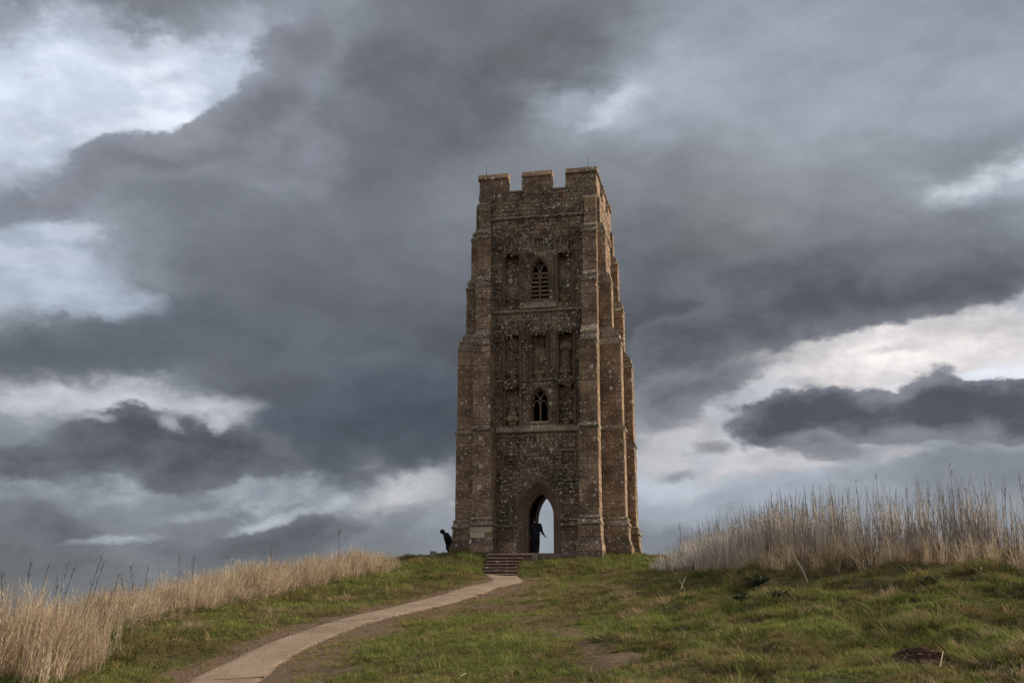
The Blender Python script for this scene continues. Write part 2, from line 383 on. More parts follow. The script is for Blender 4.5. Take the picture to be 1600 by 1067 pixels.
# ------------------------------------------------------------------ materials
def mat(name):
    m = bpy.data.materials.new(name); m.use_nodes = True
    t = NT(m.node_tree); t.n.clear()
    o = t.node('ShaderNodeOutputMaterial')
    b = t.node('ShaderNodeBsdfPrincipled'); t.l.new(b.outputs[0], o.inputs[0])
    b.inputs['Roughness'].default_value = .9
    b.inputs['Specular IOR Level'].default_value = .2
    return m, t, b
def bump(t, b, h, strength=.5, dist=.02):
    n = t.node('ShaderNodeBump', ins={'Strength': strength, 'Distance': dist, 'Height': h}); t.l.new(n.outputs[0], b.inputs['Normal'])
def stone_mat(name, ca, cb, lichen=1.0, speck=.5, pale=(.60, .535, .43), soot=.75):
    m, t, b = mat(name)
    pos = t.node('ShaderNodeNewGeometry')
    P = pos.outputs['Position']; isl = pos.outputs['Random Per Island']
    orr = t.node('ShaderNodeObjectInfo').outputs['Random']
    r = t.math('FRACT', t.math('ADD', isl, t.math('MULTIPLY', orr, 7.31)))
    big = t.noise(P, .9, 5, .6); mid = t.noise(P, 5.0, 6, .65); fine = t.noise(P, 34.0, 5, .7)
    v = t.math('ADD', t.math('MULTIPLY', r, .55), t.math('MULTIPLY', mid, .6))
    c = t.mix(t.smooth(v, .15, 1.0), ca, cb)
    c = t.mix(t.math('MULTIPLY', t.smooth(t.math('ADD', big, t.math('MULTIPLY', fine, .2)), .5, .75), soot), c, tuple(.42 * q for q in ca))
    c = t.mix(t.math('MULTIPLY', t.smooth(fine, .45, .75), .35), c, tuple(1.5 * q for q in cb))
    # lichen: rings, discs and freckles
    warp = t.vmath('ADD', P, t.vmath('SCALE', t.vmath('SUBTRACT', t.noise(P, 11.0, 3, out='Color'), (.5, .5, .5)), scale=.07))
    acc = None
    for sc, gate, rr in ((1.9, 1 - .26 * lichen, .24), (4.2, 1 - .44 * lichen, .34), (8.5, 1 - .40 * lichen, .42)):
        vo = t.node('ShaderNodeTexVoronoi', feature='F1', ins={'Vector': warp, 'Scale': sc, 'Randomness': .95})
        d = vo.outputs['Distance']; cc = t.node('ShaderNodeSeparateColor', ins={0: vo.outputs['Color']})
        rad = t.math('MULTIPLY_ADD', cc.outputs[1], rr * .7, rr * .22)
        ring = t.math('SUBTRACT', 1.0, t.smooth(t.math('ABSOLUTE', t.math('SUBTRACT', d, t.math('MULTIPLY', rad, .78))), .02, .1))
        disc = t.math('MULTIPLY', t.math('SUBTRACT', 1.0, t.smooth(d, t.math('MULTIPLY', rad, .7), rad)), .30)
        k = t.math('MULTIPLY', t.math('MAXIMUM', ring, disc), t.smooth(cc.outputs[0], gate, gate + .04))
        acc = k if acc is None else t.math('MAXIMUM', acc, k)
    patch = t.noise(P, .55, 4, .6)
    fr = t.math('MULTIPLY', t.smooth(t.noise(warp, 9.0, 5, .72), .575 - .02 * lichen, .64), t.smooth(patch, .62 - .3 * speck, .75 - .2 * speck))
    fr2 = t.math('MULTIPLY', t.smooth(t.noise(P, 24.0, 4, .65), .58, .66), .8)
    acc = t.math('MAXIMUM', acc, t.math('MAXIMUM', t.math('MULTIPLY', fr, min(1, speck + .25)), t.math('MULTIPLY', fr2, speck)))
    acc = t.math('MULTIPLY', acc, t.math('MULTIPLY_ADD', fine, .9, .35), clamp=True)
    c = t.mix(acc, c, pale)
    t.l.new(c, b.inputs['Base Color'])
    bump(t, b, t.math('ADD', t.math('MULTIPLY', mid, 1.0), t.math('MULTIPLY', fine, .6)), .8, .03)
    return m
M = {}
M['ashlar'] = stone_mat('ashlar', (.145, .086, .053), (.280, .182, .114), .95, .65)
M['rubble'] = stone_mat('rubble', (.070, .043, .028), (.235, .150, .094), 1.25, 1.0, soot=1.0)
M['mortar'] = stone_mat('mortar', (.10, .072, .052), (.17, .12, .086), .6, .6)
M['ledge'] = stone_mat('ledge', (.115, .078, .052), (.27, .20, .138), 1.3, 1.25, soot=.7)
M['trim'] = stone_mat('trim', (.105, .066, .044), (.19, .125, .084), .4, .25, soot=.3)
M['fresh'] = stone_mat('fresh', (.30, .245, .165), (.42, .36, .25), .1, .15, soot=.15)
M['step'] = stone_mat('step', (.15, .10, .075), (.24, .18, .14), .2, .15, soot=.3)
M['riser'] = stone_mat('riser', (.075, .045, .036), (.13, .085, .068), .15, .1, soot=.3)  # darker than the treads: shade under the nosings put into the colour
def simple(name, col, rough=.9, var=.25, sc=8.0, obj_rand=0.0, spec=.2):
    m, t, b = mat(name)
    P = t.node('ShaderNodeNewGeometry').outputs['Position']
    k = t.math('MULTIPLY_ADD', t.math('SUBTRACT', t.noise(P, sc, 5, .6), .5), var * 2.4, 1.0)
    if obj_rand:
        k = t.math('ADD', k, t.math('MULTIPLY', t.math('SUBTRACT', t.node('ShaderNodeObjectInfo').outputs['Random'], .5), obj_rand))
    t.l.new(t.mix(1.0, col, t.node('ShaderNodeCombineXYZ', ins={0: k, 1: k, 2: k}).outputs[0], 'MULTIPLY'), b.inputs['Base Color'])
    b.inputs['Roughness'].default_value = rough; b.inputs['Specular IOR Level'].default_value = spec
    return m
M['black_cloth'] = simple('black_cloth', (.013, .014, .019), .85)
M['dark_trouser'] = simple('dark_trouser', (.012, .013, .017), .85)
M['skin'] = simple('skin', (.30, .18, .13), .6, .1)
M['iron'] = simple('iron', (.05, .05, .052), .5, .1)
M['pale_stem'] = simple('pale_stem', (.36, .30, .20), .8, .2)
M['weed'] = simple('weed', (.088, .108, .070), .7, .35, 9)
M['scrap'] = simple('scrap', (.75, .75, .72), .7, .1)
M['dark_stalk'] = simple('dark_stalk', (.060, .048, .042), .9, .3, 4, .5)
M['grey_stone'] = simple('grey_stone', (.20, .165, .13), .9, .3, 14)

def ground_mat():
    m, t, b = mat('hill_turf')
    P = t.node('ShaderNodeNewGeometry').outputs['Position']
    mud = t.node('ShaderNodeAttribute', attribute_name='mud').outputs['Fac']
    a = t.noise(P, .8, 6, .6); f = t.noise(P, 14.0, 6, .7); g = t.noise(P, 3.0, 5, .6)
    turf = t.mix(t.smooth(t.math('ADD', t.math('MULTIPLY', a, .6), t.math('MULTIPLY', f, .4)), .35, .65), (.038, .040, .016), (.085, .080, .030))  # turf colour darkened to put shade in the hollows between tufts
    turf = t.mix(t.math('MULTIPLY', t.smooth(g, .5, .7), .5), turf, (.13, .095, .045))
    soil = t.mix(t.smooth(f, .3, .7), (.085, .054, .034), (.165, .108, .068))
    k = t.smooth(t.math('ADD', mud, t.math('MULTIPLY', t.math('SUBTRACT', f, .5), .9)), .25, .7)
    t.l.new(t.mix(k, turf, soil), b.inputs['Base Color'])
    bump(t, b, t.math('ADD', f, g), 1.0, .06)
    return m
M['turf'] = ground_mat()
def path_mat():
    m, t, b = mat('path_concrete')
    P = t.node('ShaderNodeNewGeometry').outputs['Position']
    a = t.noise(P, .7, 5, .6); f = t.noise(P, 17.0, 5, .85); g = t.noise(P, 4.0, 6, .7)
    c = t.mix(t.smooth(a, .3, .7), (.162, .114, .076), (.262, .190, .130))
    c = t.mix(t.math('MULTIPLY', t.smooth(f, .52, .60), .7), c, (.37, .29, .225))
    c = t.mix(t.math('MULTIPLY', t.smooth(f, .47, .38), .8), c, (.10, .07, .052))
    c = t.mix(t.math('MULTIPLY', t.smooth(g, .54, .72), .55), c, (.17, .115, .08))
    e = t.node('ShaderNodeAttribute', attribute_name='edge').outputs['Fac']
    k = t.smooth(t.math('ADD', e, t.math('MULTIPLY', t.math('SUBTRACT', g, .5), .5)), .78, 1.0)
    t.l.new(t.mix(k, c, (.12, .078, .05)), b.inputs['Base Color'])
    bump(t, b, t.math('ADD', f, g), .6, .02)
    return m
M['path'] = path_mat()

# ------------------------------------------------------------------ the hill sheet
def grow(a, b, step, far, k=1.22):
    mid = np.arange(a, b + step / 2, step); s, l = step, [b]
    while l[-1] < far: s *= k; l.append(l[-1] + s)
    s, r = step, [a]
    while r[-1] > -far: s *= k; r.append(r[-1] - s)
    return np.concatenate([r[:0:-1], mid, l[1:]])
gx, gy = grow(-17, 20, .17, 9000), grow(15, 64, .19, 9000)
X, Y = np.meshgrid(gx, gy, indexing='ij'); xf, yf = X.ravel(), Y.ravel()
zf = height(xf, yf)
nx, ny = len(gx), len(gy)
I = np.arange(nx * ny).reshape(nx, ny)
quads = np.stack([I[:-1, :-1], I[1:, :-1], I[1:, 1:], I[:-1, 1:]], -1).reshape(-1, 4)
me = bpy.data.meshes.new('hill')
me.from_pydata(np.stack([xf, yf, zf], -1).tolist(), [], quads.tolist())
me.polygons.foreach_set('use_smooth', [True] * len(me.polygons)); me.materials.append(M['turf'])
near = np.hypot(xf, yf - 40) < 60
mud = np.zeros(len(xf)); mud[near] = mud_amount(xf[near], yf[near])
me.attributes.new('mud', 'FLOAT', 'POINT').data.foreach_set('value', mud.astype(np.float32))
hill = bpy.data.objects.new('hill', me); COL.objects.link(hill); tag(hill, kind='structure')
ZG = zf.reshape(nx, ny)
def ground_z(x, y):                              # exactly the sheet's own surface (bilinear)
    x = np.asarray(x, float); y = np.asarray(y, float)
    i = np.clip(np.searchsorted(gx, x) - 1, 0, nx - 2); j = np.clip(np.searchsorted(gy, y) - 1, 0, ny - 2)
    a = (x - gx[i]) / (gx[i + 1] - gx[i]); b = (y - gy[j]) / (gy[j + 1] - gy[j])
    return (ZG[i, j] * (1 - a) + ZG[i + 1, j] * a) * (1 - b) + (ZG[i, j + 1] * (1 - a) + ZG[i + 1, j + 1] * a) * b
def gz(x, y): return float(ground_z(np.array([x]), np.array([y]))[0])

# path ribbon, a little proud of the turf
n, k = 160, 13
L, R = resample(EL_, n), resample(ER_, n)
vs, ed = [], []
for i in range(n):
    for j in range(k):
        u = j / (k - 1); p = L[i] * (1 - u) + R[i] * u
        wob = (float(vnoise(np.array([i * .35]), np.array([j * 9.0]), 5)[0]) - .5) * .22 if j in (0, k - 1) else 0
        p = p + (L[i] - R[i]) / np.hypot(*(L[i] - R[i])) * wob
        vs.append((p[0], p[1])); ed.append(abs(2 * u - 1))
vs = np.array(vs); z = ground_z(vs[:, 0], vs[:, 1]) + .03 + .015 * (1 - np.array(ed) ** 2)
z[np.array(ed) > .99] -= .05
f = [(i * k + j, i * k + j + 1, (i + 1) * k + j + 1, (i + 1) * k + j) for i in range(n - 1) for j in range(k - 1)]
me = bpy.data.meshes.new('path'); me.from_pydata(np.column_stack([vs, z]).tolist(), [], f)
me.polygons.foreach_set('use_smooth', [True] * len(f)); me.materials.append(M['path'])
me.attributes.new('edge', 'FLOAT', 'POINT').data.foreach_set('value', np.array(ed, np.float32))
path = bpy.data.objects.new('path', me); COL.objects.link(path); tag(path, kind='structure')
# timber edged drains laid across the path
for (p, q) in (((500, 975.5), (592, 968)), ((335, 1064), (412, 1060)), ((690, 931), (752, 930))):
    a, b = hit(*p), hit(*q); mb = MB(); m_ = 12
    for i in range(m_):
        c, d = a + (b - a) * i / m_, a + (b - a) * (i + 1) / m_
        nrm = np.array([-(b - a)[1], (b - a)[0]]); nrm = nrm / np.hypot(*nrm) * (.024 if p[0] != 690 else .014)
        P4 = [c - nrm, d - nrm, d + nrm, c + nrm]
        mb.hexa([(x, y, gz(x, y) - .02) for x, y in P4] + [(x, y, gz(x, y) + .052) for x, y in P4])
    mb.build('drain_bar', M['dark_stalk'], path)

# ------------------------------------------------------------------ the tower
TH = math.radians(11.5); HW = 3.30                 # turned so that its right front corner is nearest
EX = np.array([math.cos(TH), -math.sin(TH)]); EY = np.array([math.sin(TH), math.cos(TH)])
TC = (ray(847, 865) * 61)[:2] - EX * .14 + EY * HW
tower = empty('church_tower', (TC[0], TC[1], ZB), -TH)
tag(tower, 'tall roofless brown stone church tower with battlements and a pointed doorway on the hilltop', 'tower')
def Fk(k, u, o, z):                               # side k (0 front, 1 right, 2 back, 3 left); o = outwards
    d = HW + o
    return [(u, -d, z), (d, u, z), (-u, d, z), (-d, -u, z)][k]
def arch_pts(hw, spring, apex, n=10, z0=None):
    r = apex - spring; c = (r * r - hw * hw) / (2 * hw); R = hw + c
    a1 = math.atan2(r, c)
    right = [(-c + R * math.cos(a1 * i / n), spring + R * math.sin(a1 * i / n)) for i in range(n + 1)]
    pts = right + [(-x, z) for x, z in right[-2::-1]]
    if z0 is not None: pts = [(hw, z0)] + pts + [(-hw, z0)]
    return pts
def rect(u0, u1, z0, z1): return [(u1, z0), (u1, z1), (u0, z1), (u0, z0)]
def off(pts, du): return [(u + du, z) for u, z in pts]
DOOR = dict(hw=.665, spring=1.97, apex=3.15)
ac = (1.18 ** 2 - .665 ** 2) / (2 * .665)
def door_ring(d):                                 # the door arch grown outwards by d
    R = .665 + ac + d; apex = 1.97 + math.sqrt(R * R - ac * ac)
    return arch_pts(.665 + d, 1.97, apex, 12, -.25)
HOLES = {
 'door': door_ring(.42),
 'belfry': off(arch_pts(.57, 15.0, 16.0, 8, 13.5), .08),
 'low': off(arch_pts(.49, 7.95, 8.74, 8, 6.88), .06)}
NICHES = [(-1.43, .36, 13.45, 16.25, 17.35), (1.48, .36, 13.45, 16.2, 17.4),
          (-1.43, .37, 9.28, 11.75, 12.0), (.05, .40, 9.28, 11.75, 12.05), (1.50, .37, 9.28, 11.78, 12.05),
          (-1.43, .37, 6.72, 8.95, 9.2), (1.50, .40, 6.72, 8.95, 9.2)]
PANELS = [(-1.54, 4.87, .31, .29), (1.56, 4.95, .34, .35), (.07, 16.79, .25, .28)]
SLABS = [(-1.80, 1.05, .40, .33), (1.80, 1.05, .40, .33)]
for i, (u, h, z0, z1, _) in enumerate(NICHES): HOLES['n%d' % i] = off(arch_pts(h, z1 - .25, z1, 4, z0), u)
for i, (u, z, a, b) in enumerate(PANELS): HOLES['p%d' % i] = rect(u - a, u + a, z - b, z + b)
for i, (u, z, a, b) in enumerate(SLABS): HOLES['s%d' % i] = rect(u - a, u + a, z - b, z + b)
ZT = 19.88                                        # crenel floor
def wall_side(mb, k, holes, depth, o=0.0):
    outer = [(-HW, -.4), (HW, -.4), (HW, ZT), (-HW, ZT)]
    loops = [outer] + holes
    flat = [p for l in loops for p in l]
    tris = tessellate_polygon([[Vector((u, z, 0)) for u, z in l] for l in loops])
    mb.add([Fk(k, u, o, z) for u, z in flat], [tuple(t) for t in tris])
    for l, dp in zip(holes, depth):
        n = len(l)
        mb.add([Fk(k, u, o, z) for u, z in l] + [Fk(k, u, o - dp, z) for u, z in l], [(i, (i + 1) % n, n + (i + 1) % n, n + i) for i in range(n)])
mb = MB()
hk = list(HOLES)
dep = [.95 if h == 'door' else .5 if h in ('belfry', 'low') else .22 if h[0] == 'n' else .10 if h[0] == 'p' else .05 for h in hk]
wall_side(mb, 0, [HOLES[h] for h in hk], dep)
BACK = arch_pts(1.22, 2.3, 4.15, 12, -.25)
SIDEW = arch_pts(.57, 15.0, 16.0, 8, 13.5); SIDEL = arch_pts(.4, 8.0, 8.7, 8, 6.9)
wall_side(mb, 1, [SIDEW, SIDEL], [.5, .5]); wall_side(mb, 3, [SIDEW, SIDEL], [.5, .5]); wall_side(mb, 2, [BACK, SIDEW], [.95, .5])
# backs of niches and panels
for h, dp in zip(hk, dep):
    if h[0] in 'ps': mb.add([Fk(0, u, -dp, z) for u, z in HOLES[h]], [tuple(range(len(HOLES[h])))])
wall_o = mb.build('wall', M['mortar'], tower, fix=False)
# inside of the walls: hollow shaft; vault and top slab added to darken it
mb = MB(); h = HW - .95
for k, hole in ((0, arch_pts(.665, 1.97, 3.15, 12, -.25)), (1, None), (2, BACK), (3, None)):
    outer = [(-h, -.3), (h, -.3), (h, 6.0), (-h, 6.0)]; loops = [outer] + ([hole] if hole else [])
    tris = tessellate_polygon([[Vector((u, z, 0)) for u, z in l] for l in loops])
    mb.add([Fk(k, u, -.95, z) for l in loops for u, z in l], [tuple(t) for t in tris])
mb.add([(-h, -h, 6), (h, -h, 6), (h, h, 6), (-h, h, 6)], [(0, 1, 2, 3)])
mb.build('inner_wall', M['rubble'], tower, fix=False)
mb = MB(); mb.hexa([(x, y, z) for z in (18.6, 18.8) for x, y in ((-2.88, -2.88), (2.88, -2.88), (2.88, 2.88), (-2.88, 2.88))]); mb.build('added_roof', M['mortar'], tower)  # unseen slab, added to shut daylight out of the open shaft
mb = MB()
for z in (6.3, 12.6):
    mb = MB(); mb.hexa([(x, y, q) for q in (z, z + .2) for x, y in ((-2.79, -2.79), (2.79, -2.79), (2.79, 2.79), (-2.79, 2.79))]); mb.build('floor', M['mortar'], tower)
mb = MB()                                          # backs of the parapet
for k in range(4):
    a = 2.9 if k % 2 == 0 else 2.9
    mb.add([Fk(k, -a, -.4, 18.7), Fk(k, a, -.4, 18.7), Fk(k, a, -.4, ZT), Fk(k, -a, -.4, ZT)], [(0, 1, 2, 3)])
mb.build('parapet_back', M['ashlar'], tower)

# ---- stones
UNIT = []
def unit_stone(i):
    rr = random.Random(i); q = lambda s: rr.uniform(-s, s)
    c = [(-.5, 0, -.5), (.5, 0, -.5), (.5, 0, .5), (-.5, 0, .5)]
    ins = [(x * (.94 + q(.02)), -1 + q(.12), z * (.90 + q(.03))) for x, _, z in c]
    mid = [(x * .995, -.55 + q(.1), z * .99) for x, _, z in c]
    vs = [(x, 0, z) for x, _, z in c] + mid + ins
    fs = [(8, 9, 10), (8, 10, 11)] + [(a + j, a + (j + 1) % 4, a + 4 + (j + 1) % 4, a + 4 + j) for a in (0, 4) for j in range(4)]
    me = bpy.data.meshes.new('stone'); me.from_pydata(vs, [], fs); me.materials.append(M['ashlar']); return me, vs, fs
UNIT = [unit_stone(i) for i in range(8)]
FRESH = [u[0].copy() for u in UNIT]
for m_ in FRESH: m_.materials[0] = M['fresh']
def stone_obj(parent, k, u, z, w_, h_, o, proud=.02, fresh=False):
    i = random.randrange(8)
    ob = bpy.data.objects.new('stone', FRESH[i] if fresh else UNIT[i][0]); COL.objects.link(ob); ob.parent = parent
    ob.location = Fk(k, u, o, z); ob.rotation_euler = (0, 0, k * math.pi / 2)
    ob.scale = (w_, proud, h_)
    return ob
def stone_mb(mb, k, u, z, w_, h_, o, proud=.02):
    _, vs, fs = UNIT[random.randrange(8)]
    mb.add([Fk(k, u + x * w_, o - y * proud * -1 if False else o + (-y) * proud, z + zz * h_) for x, y, zz in vs], fs)
def in_poly(p, poly):
    c = False
    for i in range(len(poly)):
        a, b = poly[i], poly[i - 1]
        if (a[1] > p[1]) != (b[1] > p[1]) and p[0] < (b[0] - a[0]) * (p[1] - a[1]) / (b[1] - a[1]) + a[0]: c = not c
    return c
def courses(z0, z1, h, jit=.15):
    n = max(1, round((z1 - z0) / h)); e = [z0 + (z1 - z0) * i / n for i in range(n + 1)]
    for i in range(1, n): e[i] += random.uniform(-jit, jit) * (z1 - z0) / n
    return list(zip(e[:-1], e[1:]))
J = .014
def lay(mb, k, u0, u1, z0, z1, h, wmin, wmax, o=0.0, blocked=(), proud=(.008, .05)):
    for a, b in courses(z0, z1, h):
        u = u0
        while u < u1 - .02:
            w_ = random.uniform(wmin, wmax)
            if u1 - (u + w_) < wmin * .6: w_ = u1 - u
            c = (u + w_ / 2, (a + b) / 2)
            ps = [c, (u, a), (u + w_, a), (u, b), (u + w_, b), (u, c[1]), (u + w_, c[1]), (c[0], a), (c[0], b)]
            if not any(in_poly(p, poly) for poly in blocked for p in ps):
                stone_mb(mb, k, c[0], c[1], w_ - J, b - a - J, o, random.uniform(*proud))
            u += w_
def scaled(poly, g):
    cx = sum(p[0] for p in poly) / len(poly); cz = sum(p[1] for p in poly) / len(poly)
    mx = max(abs(p[0] - cx) for p in poly); mz = max(abs(p[1] - cz) for p in poly)
    return [(cx + (x - cx) * (1 + g / mx), cz + (z - cz) * (1 + g / mz)) for x, z in poly]
blk = [door_ring(.80)] + [scaled(HOLES[h], .05) for h in hk if h != 'door']
INN = [(1.83, 2.27), (6.3, 2.28), (11, 2.38), (14.5, 2.47), (17.4, 2.54), (99, 2.62)]
def inner_x(z): return next(x for zz, x in INN if z < zz)
mb = MB()
for z0, z1, hh, wa, wb in ((.02, 1.34, .27, .3, .6), (1.86, 6.28, .205, .16, .5), (6.62, 9.02, .21, .16, .5), (9.24, 12.86, .21, .16, .5), (13.12, 18.24, .22, .18, .55), (18.52, ZT - .02, .23, .25, .6)):
    x = inner_x((z0 + z1) / 2)
    lay(mb, 0, -x, x, z0, z1, hh, wa, wb, 0, blk)
wall_st = mb.build('rubble_stonework', M['rubble'], wall_o, fix=False); tag(wall_st, kind='stuff')
mb = MB()
for k in (1, 2, 3):
    bl = [scaled(SIDEW, .05), scaled(SIDEL, .05)] if k != 2 else [scaled(BACK, .05), scaled(SIDEW, .05)]
    for z0, z1 in ((.02, 6.28), (6.62, 12.86), (13.12, 18.24), (18.52, ZT - .02)):
        lay(mb, k, -2.25 if z1 < 18 else -HW, 2.25 if z1 < 18 else HW, z0, z1, .26, .3, .6, 0, bl)
tag(mb.build('side_stonework', M['ashlar'], wall_o, fix=False), kind='stuff')
mb = MB()                                          # voussoirs fanned over the door
for d0, d1 in ((.63, .93),):
    A, B = door_ring(d0), door_ring(d1)
    A, B = A[1:-1], B[1:-1]
    def along(pts, n):
        s = np.array(pts); L_n = np.concatenate([[0], np.cumsum(np.hypot(*np.diff(s, axis=0).T))]); t = np.linspace(0, L_n[-1], n)
        return np.stack([np.interp(t, L_n, s[:, 0]), np.interp(t, L_n, s[:, 1])], -1)
    NV = 40; A, B = along(A, NV), along(B, NV)
    for i in range(NV - 1):
        g = .06; b_ = .75 + random.random() * .35
        p = [A[i] * (1 - g) + A[i + 1] * g, A[i] * g + A[i + 1] * (1 - g), None, None]
        q0, q1 = B[i] * (1 - g) + B[i + 1] * g, B[i] * g + B[i + 1] * (1 - g)
        p[2], p[3] = p[1] + (q1 - p[1]) * b_, p[0] + (q0 - p[0]) * b_
        o_ = random.uniform(.015, .045)
        vb = MB(); vb.hexa([Fk(0, u, -.01, z) for u, z in p] + [Fk(0, u, o_, z) for u, z in p])
        ob = vb.build('voussoir', M['rubble'], wall_o)

# ---- strings and mouldings
def string(name, k, u0, u1, z, prof, m_='ledge', o=0.0, parent=tower):
    mb = MB(); n = len(prof); N = max(2, int((u1 - u0) / .45)); rr = random.Random(int(z * 100) + k)
    for i in range(N + 1):
        u = u0 + (u1 - u0) * i / N; j = rr.uniform(-.008, .008)
        mb.add([Fk(k, u, o + p + (j if p > .01 else 0), z + q + j) for p, q in prof], [])
    for i in range(N):
        mb.add([], []); b = len(mb.v) - (N + 1) * n
    mb.f += [(i * n + j, (i + 1) * n + j, (i + 1) * n + (j + 1) % n, i * n + (j + 1) % n) for i in range(N) for j in range(n)]
    mb.f += [tuple(range(n)), tuple(range(N * n, N * n + n))[::-1]]
    return mb.build(name, M[m_], parent)
P_STR = [(-.03, -.09), (.05, -.09), (.13, -.03), (.14, .01), (.03, .12), (-.03, .12)]
P_SILL = [(-.03, -.10), (.08, -.10), (.17, -.05), (.17, .0), (.10, .10), (.03, .30), (-.03, .30)]
P_THIN = [(-.03, -.06), (.04, -.06), (.08, -.01), (.02, .08), (-.03, .08)]
for k in range(4):
    r = 2.26 if k else None
    string('string_course', k, -2.62 if k == 0 else -2.6, 2.62 if k == 0 else 2.6, 18.34, P_STR)
    string('string_course', k, -(2.44 if k == 0 else 2.3), 2.44 if k == 0 else 2.3, 12.96, P_STR)
    string('string_course', k, -2.27, 2.27, 6.40, P_SILL if k == 0 else P_STR)
string('window_ledge', 0, -1.0, 1.05, 13.16, P_SILL)
for a, b in ((-2.37, -1.86), (-1.0, 1.06), (1.95, 2.37)): string('string_course', 0, a, b, 9.13, P_THIN)
for a, b in ((-2.20, -1.16), (1.16, 2.20)):
    string('plinth_moulding', 0, a, b, 1.72, P_THIN); string('plinth_moulding', 0, a, b, 1.42, P_THIN)
    string('plinth_course', 0, a, b, .16, [(-.03, -.5), (.16, -.5), (.16, .30), (.06, .46), (-.03, .46)], 'ashlar')
for k in (1, 2, 3):
    for a, b in (((-2.2, 2.2),) if k != 2 else ((-2.2, -1.5), (1.5, 2.2))):
        string('plinth_moulding', k, a, b, 1.72, P_THIN); string('plinth_course', k, a, b, .16, [(-.03, -.5), (.16, -.5), (.16, .30), (.06, .46), (-.03, .46)], 'ashlar')

# ---- buttresses, two at every corner
PROF = [(1.46, -.5, .14), (1.46, .34, .14), (1.42, .40, .12), (1.32, .70, .07), (1.30, 1.34, .06), (1.38, 1.37, .10), (1.37, 1.43, .10), (1.24, 1.64, .03), (1.30, 1.69, .06), (1.29, 1.75, .06), (1.19, 1.83, .0),
        (1.17, 6.26, 0), (1.27, 6.36, .05), (1.27, 6.43, .05), (1.14, 6.60, 0), (1.12, 10.90, 0), (1.17, 10.92, .03), (1.17, 11.06, .03), (1.04, 11.32, 0), (1.07, 11.34, .03), (1.07, 11.46, .03), (.70, 11.90, 0),
        (.68, 14.30, 0), (.73, 14.32, .03), (.73, 14.44, .03), (.62, 14.62, 0), (.66, 14.64, .03), (.66, 14.74, .03), (.44, 15.0, 0), (.42, 17.14, 0), (.47, 17.16, .03), (.47, 17.28, .03), (.34, 17.45, 0), (.38, 17.47, .03), (.38, 17.57, .03), (.17, 17.82, 0), (.15, 19.24, 0), (.0, 19.42, 0)]
LEDGES = {(10, 11), (11, 12), (12, 13)}
n_ind = 0
SEGS = [(.0, .36, .36, 1.46), (.74, 1.32, .30, 1.31), (1.86, 6.24, .365, 1.18), (6.62, 10.88, .355, 1.13), (11.94, 14.28, .335, .69), (15.03, 17.12, .35, .43), (17.84, 19.2, .34, .16)]
